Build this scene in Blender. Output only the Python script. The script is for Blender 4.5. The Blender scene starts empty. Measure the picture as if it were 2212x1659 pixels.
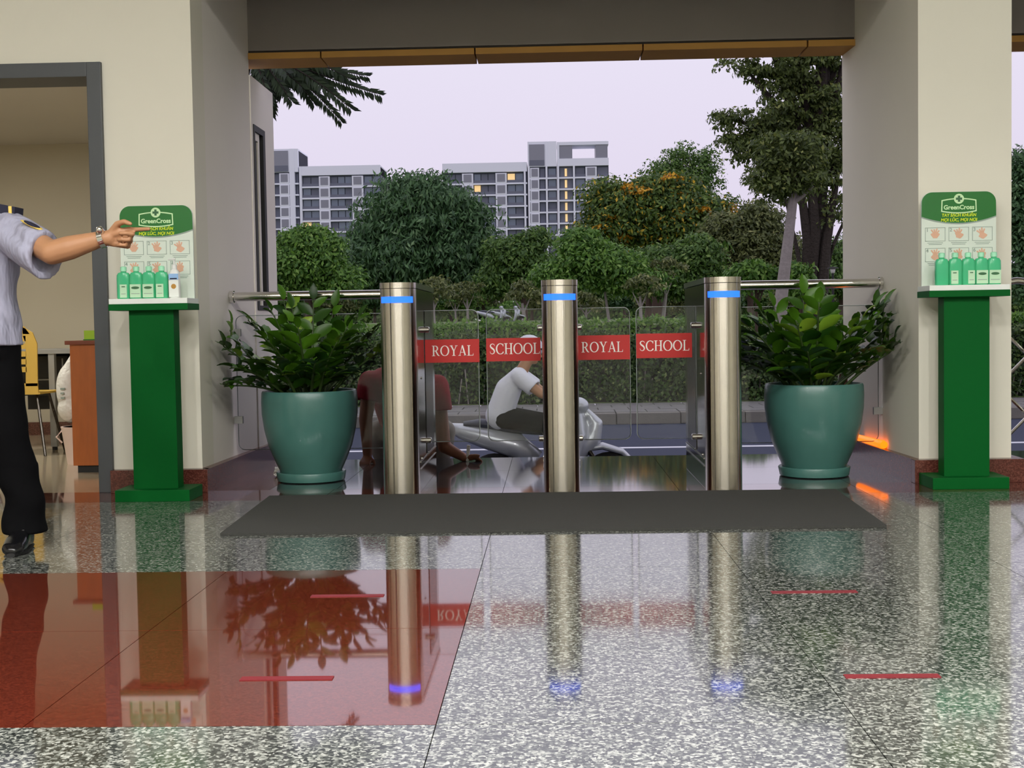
import bpy, bmesh, math, random
import numpy as np
from mathutils import Vector, Matrix, Quaternion

random.seed(7)
SC = bpy.context.scene
C = SC.collection
PI = math.pi
IMG_W, IMG_H, FPX, EYE = 2212, 1659, 2800.0, 0.88

# ------------------------------------------------------------------ camera
_cy = Vector(((1190 - IMG_W / 2) / FPX, (IMG_H / 2 - 700) / FPX, -1)).normalized()
_up = Vector((-0.015, 1, 0))
_cz = (_up - _cy * _up.dot(_cy)).normalized()
_cx = _cy.cross(_cz)
ROT = Matrix((_cx, _cy, _cz))                      # camera space -> world space
cam_data = bpy.data.cameras.new('camera')
cam_data.sensor_fit = 'HORIZONTAL'
cam_data.sensor_width = 36.0
cam_data.lens = 36.0 * FPX / IMG_W
cam_data.clip_end = 2000
cam = bpy.data.objects.new('camera', cam_data)
cam.matrix_world = Matrix.Translation((0, 0, EYE)) @ ROT.to_4x4()
C.objects.link(cam)
SC.camera = cam

# ------------------------------------------------------------------ exposure, sky
SC.view_settings.view_transform = 'Standard'
SC.view_settings.look = 'None'
SC.view_settings.exposure = 0.0
SC.view_settings.gamma = 1.0
SC.view_settings.use_curve_mapping = False
SC.cycles.max_bounces = 10
SC.cycles.transparent_max_bounces = 24
SC.cycles.transmission_bounces = 10
SC.cycles.caustics_reflective = False
SC.cycles.caustics_refractive = False
SC.cycles.sample_clamp_indirect = 6
SC.cycles.use_denoising = True

world = bpy.data.worlds.new('dusk_sky')
SC.world = world
world.use_nodes = True
wn, wl = world.node_tree.nodes, world.node_tree.links
bg = wn['Background']
tc = wn.new('ShaderNodeTexCoord')
sx = wn.new('ShaderNodeSeparateXYZ')
cr = wn.new('ShaderNodeValToRGB')
cr.color_ramp.elements[0].position = 0.0
cr.color_ramp.elements[0].color = (0.70, 0.625, 0.78, 1)
cr.color_ramp.elements[1].position = 0.30
cr.color_ramp.elements[1].color = (0.80, 0.765, 0.90, 1)
wl.new(tc.outputs['Generated'], sx.inputs[0])
wl.new(sx.outputs['Z'], cr.inputs[0])
wl.new(cr.outputs[0], bg.inputs[0])
bg.inputs[1].default_value = 1.06

HALL_LAMP = 118.0
def area_lamp(name, loc, size, power, color, rot=(0, 0, 0)):
    d = bpy.data.lights.new(name, 'AREA')
    d.shape = 'RECTANGLE'
    d.size, d.size_y = size
    d.energy = power
    d.color = color
    o = bpy.data.objects.new(name, d)
    o.location = loc
    o.rotation_euler = rot
    C.objects.link(o)
    return o
WARM = (1.0, 0.98, 0.95)
for lx in (-3.6, -2.1, -0.7, 0.7, 2.1, 3.6):
    for ly in (-3.5, 0.4):
        area_lamp('hall_ceiling_lamp', (lx, ly, 4.12), (0.13, 1.2), HALL_LAMP, WARM)
area_lamp('guard_room_lamp', (-4.3, 8.7, 2.44), (0.5, 0.5), 42.0, (1.0, 0.96, 0.88))

# ------------------------------------------------------------------ pixel -> world helpers (photo measurements)
def ray(u, v):
    return ROT @ Vector(((u - IMG_W / 2) / FPX, (IMG_H / 2 - v) / FPX, -1))
def at(u, v, Y):
    d = ray(u, v)
    return Vector((0, 0, EYE)) + d * (Y / d.y)

# ------------------------------------------------------------------ materials
MATS = {}
def nt(m):
    m.use_nodes = True
    return m.node_tree.nodes, m.node_tree.links
def srgb(r, g, b):
    f = lambda c: (c / 255 / 12.92) if c / 255 <= 0.04045 else ((c / 255 + 0.055) / 1.055) ** 2.4
    return (f(r), f(g), f(b), 1)
def mat(name, col, rough=0.5, metal=0.0, noise=(8, 0.12), bump=None, ior=1.5, alpha=None, emit=None, trans=0, coat=0, aniso=0, spec=None, coords='Object', stretch=(1, 1, 1)):
    if name in MATS:
        return MATS[name]
    m = bpy.data.materials.new(name)
    N, L = nt(m)
    p = N['Principled BSDF']
    p.inputs['Roughness'].default_value = rough
    p.inputs['Metallic'].default_value = metal
    p.inputs['IOR'].default_value = ior
    p.inputs['Coat Weight'].default_value = coat
    p.inputs['Coat Roughness'].default_value = 0.03
    p.inputs['Transmission Weight'].default_value = trans
    if spec is not None:
        p.inputs['Specular IOR Level'].default_value = spec
    if aniso:
        p.inputs['Anisotropic'].default_value = aniso
        tg = N.new('ShaderNodeTangent')
        tg.direction_type = 'RADIAL'
        tg.axis = 'Z'
        L.new(tg.outputs[0], p.inputs['Tangent'])
        p.inputs['Anisotropic Rotation'].default_value = 0.25
    co = N.new('ShaderNodeTexCoord')
    mp = N.new('ShaderNodeMapping')
    mp.inputs['Scale'].default_value = stretch
    L.new(co.outputs[coords], mp.inputs[0])
    nz = N.new('ShaderNodeTexNoise')
    nz.inputs['Scale'].default_value = noise[0]
    nz.inputs['Detail'].default_value = 4
    L.new(mp.outputs[0], nz.inputs['Vector'])
    mx = N.new('ShaderNodeMix')
    mx.data_type = 'RGBA'
    a = noise[1]
    mx.inputs[6].default_value = tuple(c * (1 - a) for c in col[:3]) + (1,)
    mx.inputs[7].default_value = tuple(min(1, c * (1 + a)) for c in col[:3]) + (1,)
    L.new(nz.outputs[0], mx.inputs[0])
    L.new(mx.outputs[2], p.inputs['Base Color'])
    if bump:
        bz = N.new('ShaderNodeTexNoise')
        bz.inputs['Scale'].default_value = bump[0]
        bz.inputs['Detail'].default_value = 3
        L.new(mp.outputs[0], bz.inputs['Vector'])
        b = N.new('ShaderNodeBump')
        b.inputs['Strength'].default_value = bump[1]
        b.inputs['Distance'].default_value = bump[2] if len(bump) > 2 else 0.01
        L.new(bz.outputs[0], b.inputs['Height'])
        L.new(b.outputs[0], p.inputs['Normal'])
    if emit:
        p.inputs['Emission Color'].default_value = emit[0]
        p.inputs['Emission Strength'].default_value = emit[1]
    MATS[name] = m
    return m

def granite(name, stops, scale, rough, ior, coat=0.45):
    m = bpy.data.materials.new(name)
    N, L = nt(m)
    p = N['Principled BSDF']
    p.inputs['Roughness'].default_value = rough
    p.inputs['IOR'].default_value = ior
    p.inputs['Coat Weight'].default_value = coat
    p.inputs['Coat Roughness'].default_value = 0.05
    g = N.new('ShaderNodeNewGeometry')
    vo = N.new('ShaderNodeTexVoronoi')
    vo.inputs['Scale'].default_value = scale
    L.new(g.outputs['Position'], vo.inputs['Vector'])
    n1 = N.new('ShaderNodeTexNoise')
    n1.inputs['Scale'].default_value = scale * 0.45
    n1.inputs['Detail'].default_value = 5
    n1.inputs['Roughness'].default_value = 0.7
    L.new(g.outputs['Position'], n1.inputs['Vector'])
    sp = N.new('ShaderNodeSeparateColor')
    L.new(vo.outputs['Color'], sp.inputs[0])
    ad = N.new('ShaderNodeMath')
    ad.operation = 'MULTIPLY_ADD'
    L.new(sp.outputs[0], ad.inputs[0])
    ad.inputs[1].default_value = 0.45
    sc = N.new('ShaderNodeMath')
    sc.operation = 'MULTIPLY'
    sc.inputs[1].default_value = 0.6
    L.new(n1.outputs[0], sc.inputs[0])
    L.new(sc.outputs[0], ad.inputs[2])
    r = N.new('ShaderNodeValToRGB')
    e = r.color_ramp.elements
    while len(e) < len(stops):
        e.new(0.5)
    for i, (pos, c) in enumerate(stops):
        e[i].position = pos
        e[i].color = c
    L.new(ad.outputs[0], r.inputs[0])
    L.new(r.outputs[0], p.inputs['Base Color'])
    MATS[name] = m
    return m

def leafmat(name, c1, c2, rough=0.5, trans=0.25, obj_random=False, c3=None):
    m = bpy.data.materials.new(name)
    N, L = nt(m)
    out = N['Material Output']
    p = N['Principled BSDF']
    p.inputs['Roughness'].default_value = rough
    p.inputs['Specular IOR Level'].default_value = 0.4
    if obj_random:
        src = N.new('ShaderNodeObjectInfo').outputs['Random']
    else:
        src = N.new('ShaderNodeNewGeometry').outputs['Random Per Island']
    r = N.new('ShaderNodeValToRGB')
    r.color_ramp.elements[0].color = c1
    r.color_ramp.elements[1].color = c2
    r.color_ramp.elements[1].position = 0.9 if c3 else 1.0
    if c3:
        q = r.color_ramp.elements.new(1.0)
        q.color = c3
    L.new(src, r.inputs[0])
    L.new(r.outputs[0], p.inputs['Base Color'])
    t = N.new('ShaderNodeBsdfTranslucent')
    L.new(r.outputs[0], t.inputs[0])
    mx = N.new('ShaderNodeMixShader')
    mx.inputs[0].default_value = trans
    L.new(p.outputs[0], mx.inputs[1])
    L.new(t.outputs[0], mx.inputs[2])
    L.new(mx.outputs[0], out.inputs[0])
    MATS[name] = m
    return m

def steel(name, col, rough, aniso=0.0, streak=0.0):
    m = mat(name, col, rough, 1.0, (30, 0.06), aniso=aniso)
    return m

CREAM = mat('cream_plaster', srgb(231, 227, 212), 0.75, noise=(1.5, 0.04), bump=(120, 0.08, 0.002))
GREYPL = mat('white_plaster', srgb(236, 230, 222), 0.8, noise=(1.5, 0.05), bump=(120, 0.08, 0.002))
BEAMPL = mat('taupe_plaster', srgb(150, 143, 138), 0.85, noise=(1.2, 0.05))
ROOMPL = mat('beige_room_paint', srgb(200, 192, 172), 0.85, noise=(1.2, 0.04))
CEIL = mat('ceiling_paint', srgb(205, 200, 190), 0.9, noise=(2, 0.03))
OCHRE = mat('ochre_board', srgb(190, 140, 60), 0.6, noise=(4, 0.15))
GRAN = granite('speckled_grey_granite', [(0.0, srgb(16, 19, 17)), (0.42, srgb(48, 52, 49)), (0.57, srgb(104, 108, 102)), (0.76, srgb(184, 186, 178))], 140, 0.10, 1.7, 0.38)
REDGR = granite('red_granite', [(0.0, srgb(60, 22, 14)), (0.45, srgb(92, 36, 24)), (0.75, srgb(114, 48, 32))], 210, 0.03, 1.6, 0.3)
REDBASE = granite('red_brown_granite', [(0.0, srgb(56, 28, 24)), (0.5, srgb(90, 48, 40)), (0.8, srgb(118, 72, 60))], 160, 0.06, 1.6)
REDB2 = granite('red_brown_skirting_granite', [(0.0, srgb(56, 28, 24)), (0.5, srgb(90, 48, 40)), (0.8, srgb(118, 72, 60))], 160, 0.22, 1.42, 0.0)
PORCH = granite('dark_grey_granite', [(0.0, srgb(30, 30, 32)), (0.5, srgb(64, 64, 66)), (0.8, srgb(104, 104, 104))], 150, 0.05, 1.75)
ROOMFL = mat('beige_floor_tile', srgb(168, 154, 130), 0.12, noise=(3, 0.05), ior=1.5)
JOINT = mat('dark_joint', srgb(60, 56, 52), 0.9)
STEEL = steel('brushed_steel', srgb(200, 194, 182), 0.22, aniso=0.96)
POLISH = steel('polished_steel', srgb(140, 136, 130), 0.10)
CHROME = steel('chrome', srgb(226, 224, 218), 0.12)
DARKST = steel('dark_steel', srgb(70, 66, 62), 0.25)
BLUELED = mat('blue_led', srgb(20, 60, 255), 0.3, emit=(srgb(30, 92, 255), 2.6))
GLASS = mat('clear_glass', (0.95, 0.98, 0.96, 1), 0.0, trans=1.0, ior=1.27, noise=(1, 0.0))
EDGE = mat('glass_edge_highlight', srgb(216, 226, 222), 0.15, trans=0.35)  # pale colour paints the light caught along the glass edges
REDST = mat('red_vinyl', srgb(190, 20, 12), 0.5, noise=(3, 0.05))
WHITEP = mat('white_print', srgb(245, 240, 232), 0.5, noise=(3, 0.02))
MATM = mat('charcoal_mat', srgb(58, 58, 55), 0.95, noise=(220, 0.25), bump=(260, 0.6, 0.004))
FRAMEG = mat('grey_door_paint', srgb(76, 79, 82), 0.45, noise=(4, 0.05))
BLACK = mat('black_rubber', srgb(22, 22, 22), 0.6)
GREENP = mat('green_laminate', srgb(0, 88, 32), 0.5, noise=(2, 0.06), spec=0.12)
GREENH = mat('green_header', srgb(20, 112, 34), 0.4, noise=(3, 0.08))
POSTERW = mat('pale_poster', srgb(222, 232, 220), 0.45, noise=(4, 0.03))
TRAYW = mat('white_laminate', srgb(238, 242, 236), 0.4)
LIME = mat('lime_print', srgb(214, 232, 20), 0.5)
PALEG = mat('pale_green_print', srgb(210, 245, 190), 0.5)
SKINP = mat('peach_print', srgb(226, 178, 150), 0.6)
GREYP = mat('grey_print', srgb(150, 165, 155), 0.6)
DGREENP = mat('dark_green_print', srgb(60, 110, 70), 0.6)
BOTG = mat('green_bottle', srgb(84, 206, 148), 0.2, noise=(6, 0.06), trans=0.15, ior=1.4)
CAPG = mat('mint_cap', srgb(170, 240, 200), 0.35)
LABELG = mat('label_pale_green', srgb(196, 232, 196), 0.5)
BOTW = mat('white_bottle', srgb(232, 234, 230), 0.35)
BLUEL = mat('blue_label', srgb(150, 190, 235), 0.5)
POTG = mat('teal_glaze', srgb(72, 118, 110), 0.32, noise=(7, 0.16), bump=(40, 0.05), coat=0.12)
SOIL = mat('dark_soil', srgb(40, 32, 24), 0.95, noise=(30, 0.4))
ZZLEAF = leafmat('zz_leaf', srgb(28, 62, 14), srgb(78, 124, 26), 0.36, 0.2, True, srgb(150, 182, 56))
ZZSTEM = mat('zz_stem', srgb(52, 72, 30), 0.5)
SKIN = mat('skin', srgb(178, 130, 94), 0.5, noise=(14, 0.07))
SKIND = mat('tanned_skin', srgb(142, 92, 66), 0.5, noise=(14, 0.07))
SHIRT = mat('pale_lilac_cotton', srgb(160, 160, 180), 0.85, noise=(40, 0.03), bump=(2.2, 0.9, 0.05), stretch=(5, 5, 1.6))
NAVY = mat('navy_cloth', srgb(26, 26, 48), 0.8)
GOLD = mat('gold_braid', srgb(226, 196, 96), 0.4)
TROUSER = mat('black_trouser', srgb(9, 9, 11), 0.9, spec=0.1, bump=(9, 0.4, 0.02))
SHOEM = mat('black_leather', srgb(16, 16, 18), 0.18)
HAIR = mat('black_hair', srgb(18, 16, 15), 0.5, noise=(60, 0.3))
EYEW = mat('eye_white', srgb(230, 228, 224), 0.2)
LIPM = mat('lip', srgb(150, 92, 82), 0.5)
MAROON = mat('maroon_cotton', srgb(140, 14, 38), 0.85, noise=(20, 0.06), bump=(8, 0.4, 0.02))
WHITESH = mat('white_cotton', srgb(226, 228, 238), 0.85, noise=(20, 0.03), bump=(8, 0.4, 0.02))
GREYCL = mat('grey_cloth', srgb(150, 146, 140), 0.85)
WOODC = mat('orange_wood', srgb(168, 90, 34), 0.4, noise=(6, 0.2), stretch=(6, 6, 1))
WOODT = mat('red_brown_wood', srgb(120, 58, 34), 0.4)
YWOOD = mat('yellow_plywood', srgb(222, 182, 84), 0.4, noise=(5, 0.1))
LIMEG = mat('lime_paper', srgb(164, 206, 50), 0.6)
DESKG = mat('grey_metal', srgb(150, 150, 146), 0.4)
DESKB = mat('black_panel', srgb(24, 24, 26), 0.5)
PLASTW = mat('white_plastic_bag', srgb(232, 230, 222), 0.4, bump=(12, 0.8, 0.03))
PINKB = mat('pink_white_plastic', srgb(236, 214, 204), 0.4)
TAPE = mat('red_tape', srgb(124, 32, 40), 0.5)
ASPH = mat('asphalt', srgb(40, 48, 72), 0.85, noise=(3, 0.08), bump=(200, 0.3))
KERB = mat('kerb_concrete', srgb(120, 116, 110), 0.9, noise=(6, 0.2), bump=(30, 0.3))
PAVER = mat('pavement_block', srgb(120, 118, 116), 0.9, noise=(9, 0.15))
ROADW = mat('road_white', srgb(220, 222, 230), 0.8)
LAWN = mat('dry_lawn', srgb(96, 112, 62), 0.95, noise=(0.9, 0.35))
BARK = mat('brown_bark', srgb(84, 66, 58), 0.9, noise=(9, 0.35), bump=(20, 0.8, 0.05), stretch=(3, 3, 0.5))
BARKG = mat('grey_bark', srgb(150, 142, 138), 0.9, noise=(9, 0.25), bump=(20, 0.5, 0.03))
BARKD = mat('dark_bark', srgb(52, 44, 38), 0.9, noise=(9, 0.3), bump=(20, 0.8, 0.05))
BWHITE = mat('facade_white', srgb(240, 243, 252), 0.7, noise=(0.2, 0.03))
BGREY = mat('facade_grey', srgb(112, 116, 130), 0.7, noise=(0.2, 0.06))
BDARK = mat('facade_recess', srgb(78, 84, 98), 0.6, noise=(0.3, 0.08))
BPANE = mat('facade_glass', srgb(120, 134, 150), 0.12, noise=(0.4, 0.2), spec=0.6)
BPANEG = mat('facade_grey_pane', srgb(140, 142, 152), 0.3, noise=(0.4, 0.1))
BLIT = mat('lit_window', srgb(250, 214, 150), 0.4, emit=(srgb(255, 214, 150), 0.55))
ORANGEREF = mat('orange_reflection_glow', srgb(255, 120, 10), 0.4, emit=(srgb(255, 120, 8), 1.6))  # emission stands in for a reflected orange light, no lamp there
SILVER = mat('silver_paint', srgb(188, 192, 200), 0.3, metal=0.3, coat=0.5)
SEATB = mat('seat_vinyl', srgb(58, 62, 74), 0.5)
TYRE = mat('tyre', srgb(26, 26, 28), 0.85)
HEDGEC = mat('hedge_core', srgb(24, 32, 18), 0.95, noise=(6, 0.4))

# ------------------------------------------------------------------ mesh helpers
ORG = {}
def new_bm():
    return bmesh.new()
def box(bm, x0, x1, y0, y1, z0, z1, bev=0):
    vs = [bm.verts.new((x, y, z)) for z in (z0, z1) for y in (y0, y1) for x in (x0, x1)]
    fs = [(0, 2, 3, 1), (4, 5, 7, 6), (0, 1, 5, 4), (2, 6, 7, 3), (0, 4, 6, 2), (1, 3, 7, 5)]
    faces = [bm.faces.new([vs[i] for i in f]) for f in fs]
    if bev:
        es = list({e for f in faces for e in f.edges})
        bmesh.ops.bevel(bm, geom=es, offset=bev, segments=2, affect='EDGES', profile=0.7)
    return bm
def prism(bm, poly, y0, y1, axis='y'):
    """polygon in (x,z) extruded from y0 to y1 (axis y) or (x,y) from z0 to z1 (axis z)"""
    mk = (lambda a, b, h: (a, h, b)) if axis == 'y' else (lambda a, b, h: (a, b, h)) if axis == 'z' else (lambda a, b, h: (h, a, b))
    A = [bm.verts.new(mk(a, b, y0)) for a, b in poly]
    B = [bm.verts.new(mk(a, b, y1)) for a, b in poly]
    n = len(poly)
    bm.faces.new(A)
    bm.faces.new(B[::-1])
    for i in range(n):
        bm.faces.new((A[i], B[i], B[(i + 1) % n], A[(i + 1) % n]))
    return bm
def ring(c, t, up, rx, ry, n, p=2.0):
    s = t.cross(up)
    if s.length < 1e-5:
        s = t.orthogonal()
    s.normalize()
    u = s.cross(t).normalized()
    out = []
    for i in range(n):
        a = 2 * PI * i / n
        ca, sa = math.cos(a), math.sin(a)
        if p != 2.0:
            ca = math.copysign(abs(ca) ** (2 / p), ca)
            sa = math.copysign(abs(sa) ** (2 / p), sa)
        out.append(c + s * (rx * ca) + u * (ry * sa))
    return out
def tube(bm, pts, rad, n=10, up=(0, 0, 1), caps=True, p=2.0, tangents=None):
    pts = [Vector(q) for q in pts]
    up = Vector(up)
    if not hasattr(rad, '__len__'):
        rad = [rad] * len(pts)
    rings = []
    for i, q in enumerate(pts):
        a, b = pts[max(0, i - 1)], pts[min(len(pts) - 1, i + 1)]
        t = Vector(tangents[i]) if tangents else (b - a)
        if t.length < 1e-9:
            t = Vector((0, 0, 1))
        t.normalize()
        r = rad[i]
        rx, ry = r if hasattr(r, '__len__') else (r, r)
        uu = up if abs(t.dot(up)) < 0.95 else Vector((0, 1, 0))
        rings.append([bm.verts.new(v) for v in ring(q, t, uu, rx, ry, n, p)])
    for A, B in zip(rings, rings[1:]):
        for i in range(n):
            bm.faces.new((A[i], A[(i + 1) % n], B[(i + 1) % n], B[i]))
    if caps:
        bm.faces.new(rings[0][::-1])
        bm.faces.new(rings[-1])
    return bm
def lathe(bm, prof, c=(0, 0, 0), n=40, close=False):
    rings = []
    for r, z in prof:
        if r < 1e-6:
            rings.append([bm.verts.new((c[0], c[1], c[2] + z))])
        else:
            rings.append([bm.verts.new((c[0] + r * math.cos(2 * PI * i / n), c[1] + r * math.sin(2 * PI * i / n), c[2] + z)) for i in range(n)])
    for A, B in zip(rings, rings[1:]):
        for i in range(n):
            j = (i + 1) % n
            if len(A) == 1 and len(B) == 1:
                continue
            if len(A) == 1:
                bm.faces.new((A[0], B[j], B[i]))
            elif len(B) == 1:
                bm.faces.new((A[i], A[j], B[0]))
            else:
                bm.faces.new((A[i], A[j], B[j], B[i]))
    return bm
def rcone(bm, p0, p1, r0, r1, n=14, k=4):
    """closed round cone"""
    p0, p1 = Vector(p0), Vector(p1)
    t = (p1 - p0)
    if t.length < 1e-6:
        t = Vector((0, 0, 1e-4))
        p1 = p0 + t
    t = t.normalized()
    pts, rad = [], []
    for i in range(k):
        a = PI / 2 * (1 - (i + 0.25) / k)
        pts.append(p0 - t * (r0 * math.sin(a)))
        rad.append(max(1e-4, r0 * math.cos(a)))
    pts += [p0, p1]
    rad += [r0, r1]
    for i in range(k):
        a = PI / 2 * ((i + 0.75) / k)
        pts.append(p1 + t * (r1 * math.sin(a)))
        rad.append(max(1e-4, r1 * math.cos(a)))
    return tube(bm, pts, rad, n, tangents=[t] * len(pts))
def ell(bm, c, r, n=18, m=10, rot=None):
    c = Vector(c)
    q = rot or Matrix.Identity(3)
    prof = [(math.sin(PI * i / m), -math.cos(PI * i / m)) for i in range(m + 1)]
    rings = []
    for s, h in prof:
        if s < 1e-6:
            rings.append([bm.verts.new(c + q @ Vector((0, 0, h * r[2])))])
        else:
            rings.append([bm.verts.new(c + q @ Vector((s * r[0] * math.cos(2 * PI * i / n), s * r[1] * math.sin(2 * PI * i / n), h * r[2]))) for i in range(n)])
    for A, B in zip(rings, rings[1:]):
        for i in range(n):
            j = (i + 1) % n
            if len(A) == 1:
                bm.faces.new((A[0], B[j], B[i]))
            elif len(B) == 1:
                bm.faces.new((A[i], A[j], B[0]))
            else:
                bm.faces.new((A[i], A[j], B[j], B[i]))
    return bm

def obj(name, bm, m, parent=None, smooth=False, kind=None):
    """links bm (world coordinates) as one mesh object; under a parent its origin is the parent's"""
    o0 = ORG.get(parent.name, Vector((0, 0, 0))) if parent else Vector((0, 0, 0))
    if o0.length:
        bmesh.ops.translate(bm, verts=bm.verts, vec=-o0)
    bmesh.ops.recalc_face_normals(bm, faces=bm.faces)
    me = bpy.data.meshes.new(name)
    bm.to_mesh(me)
    bm.free()
    me.materials.append(m)
    if smooth:
        for p in me.polygons:
            p.use_smooth = True
        if smooth != True:
            me.set_sharp_from_angle(angle=math.radians(smooth))
    o = bpy.data.objects.new(name, me)
    C.objects.link(o)
    if parent:
        o.parent = parent
    ORG[o.name] = o0
    if kind:
        o['kind'] = kind
    return o
def inst(name, mesh, parent, loc, rot=(0, 0, 0), scale=(1, 1, 1)):
    """another piece sharing a mesh, placed in world coordinates"""
    o = bpy.data.objects.new(name, mesh)
    C.objects.link(o)
    o0 = ORG.get(parent.name, Vector((0, 0, 0))) if parent else Vector((0, 0, 0))
    o.location = Vector(loc) - o0
    o.rotation_euler = rot
    o.scale = scale
    if parent:
        o.parent = parent
    ORG[o.name] = Vector(loc)
    return o
def thing(name, label, cat, loc, group=None):
    o = bpy.data.objects.new(name, None)
    o.empty_display_size = 0.1
    C.objects.link(o)
    o.location = loc
    ORG[o.name] = Vector(loc)
    return tag(o, label, cat, group)
def tag(o, label, cat, group=None):
    o['label'] = label
    o['category'] = cat
    if group:
        o['group'] = group
    return o
def struct(name, bm, m, parent=None, smooth=False):
    o = obj(name, bm, m, parent, smooth)
    if not parent:
        o['kind'] = 'structure'
    return o
def B(*a, **k):
    return box(new_bm(), *a, **k)
def remesh(bm, voxel, smooth=4):
    """fuses overlapping closed pieces of bm into one skin; returns a new bmesh"""
    bmesh.ops.recalc_face_normals(bm, faces=bm.faces)
    me = bpy.data.meshes.new('tmp')
    bm.to_mesh(me)
    bm.free()
    o = bpy.data.objects.new('tmp', me)
    C.objects.link(o)
    r = o.modifiers.new('r', 'REMESH')
    r.mode = 'VOXEL'
    r.voxel_size = voxel
    s = o.modifiers.new('s', 'SMOOTH')
    s.iterations = smooth
    s.factor = 0.5
    dg = bpy.context.evaluated_depsgraph_get()
    ev = o.evaluated_get(dg)
    m2 = bpy.data.meshes.new_from_object(ev)
    out = bmesh.new()
    out.from_mesh(m2)
    bpy.data.objects.remove(o)
    bpy.data.meshes.remove(me)
    bpy.data.meshes.remove(m2)
    return out
def numpy_mesh(name, V, faces4, m, parent=None, kind=None):
    me = bpy.data.meshes.new(name)
    o0 = ORG.get(parent.name, Vector((0, 0, 0))) if parent else Vector((0, 0, 0))
    V = V - np.array(o0)
    nf = len(faces4)
    me.vertices.add(len(V))
    me.vertices.foreach_set('co', V.astype(np.float32).ravel())
    me.loops.add(nf * 4)
    me.loops.foreach_set('vertex_index', faces4.astype(np.int32).ravel())
    me.polygons.add(nf)
    me.polygons.foreach_set('loop_start', np.arange(0, nf * 4, 4, dtype=np.int32))
    me.update()
    me.validate()
    me.materials.append(m)
    o = bpy.data.objects.new(name, me)
    C.objects.link(o)
    if parent:
        o.parent = parent
    ORG[o.name] = o0
    if kind:
        o['kind'] = kind
    return o
def leaves_at(P, Nrm, size, aspect, rng, droop=0.3):
    n = len(P)
    t = rng.normal(size=(n, 3))
    t -= Nrm * (t * Nrm).sum(1)[:, None]
    t[:, 2] -= droop
    t /= np.linalg.norm(t, axis=1)[:, None] + 1e-9
    b = np.cross(Nrm, t)
    b /= np.linalg.norm(b, axis=1)[:, None] + 1e-9
    s = size * rng.uniform(0.6, 1.3, n)[:, None]
    V = np.stack([P, P + t * s * 0.5 + b * s * aspect * 0.5, P + t * s, P + t * s * 0.5 - b * s * aspect * 0.5], 1).reshape(-1, 3)
    return V, np.arange(n * 4).reshape(-1, 4)
def crown(name, parent, blobs, n, leaf, m, seed, clump=0.6, aspect=0.5, per=45, flat=0.6, droop=0.3, fill=0.45):
    rng = np.random.default_rng(seed)
    w = np.array([r[0] * r[1] * r[2] for c, r in blobs]) ** 0.75
    w /= w.sum()
    M = max(6, n // per)
    idx = rng.choice(len(blobs), M, p=w)
    Cc = np.array([list(c) for c, r in blobs])[idx]
    Rr = np.array([list(r) for c, r in blobs])[idx]
    d = rng.normal(size=(M, 3))
    d /= np.linalg.norm(d, axis=1)[:, None]
    cen = Cc + d * Rr * (rng.uniform(0, 1, M) ** fill)[:, None]
    k = rng.integers(0, M, n)
    e = rng.normal(size=(n, 3))
    e[:, 2] = np.abs(e[:, 2]) * 0.9 - 0.15
    e /= np.linalg.norm(e, axis=1)[:, None]
    cs = clump * rng.uniform(0.6, 1.3, M)[k][:, None]
    P = cen[k] + e * np.array([1, 1, flat]) * cs * (rng.uniform(0.3, 1, n) ** 0.5)[:, None]
    nr = e + rng.normal(size=(n, 3)) * 0.45
    nr[:, 2] += 0.4
    nr /= np.linalg.norm(nr, axis=1)[:, None]
    V, F4 = leaves_at(P, nr, leaf, aspect, rng, droop)
    return numpy_mesh(name, V, F4, m, parent, 'stuff')
def textmesh(name, body, size, m, parent, origin, width=None, bold=0.0, depth=0.0006, shear=0.0, rotx=PI / 2):
    """lettering from the built-in font, facing -Y, centred on origin (world)"""
    cu = bpy.data.curves.new(name, 'FONT')
    cu.body = body
    cu.size = size
    cu.align_x = 'CENTER'
    cu.align_y = 'CENTER'
    cu.extrude = depth
    cu.offset = bold
    cu.shear = shear
    cu.resolution_u = 3
    o = bpy.data.objects.new('tmp', cu)
    C.objects.link(o)
    dg = bpy.context.evaluated_depsgraph_get()
    me = bpy.data.meshes.new_from_object(o.evaluated_get(dg))
    bpy.data.objects.remove(o)
    bm = bmesh.new()
    bm.from_mesh(me)
    bpy.data.meshes.remove(me)
    if width:
        xs = [v.co.x for v in bm.verts]
        f = width / (max(xs) - min(xs))
        bmesh.ops.scale(bm, verts=bm.verts, vec=(f, 1, 1))
    bmesh.ops.rotate(bm, verts=bm.verts, cent=(0, 0, 0), matrix=Matrix.Rotation(rotx, 3, 'X'))
    bmesh.ops.translate(bm, verts=bm.verts, vec=Vector(origin))
    return obj(name, bm, m, parent)

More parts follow.
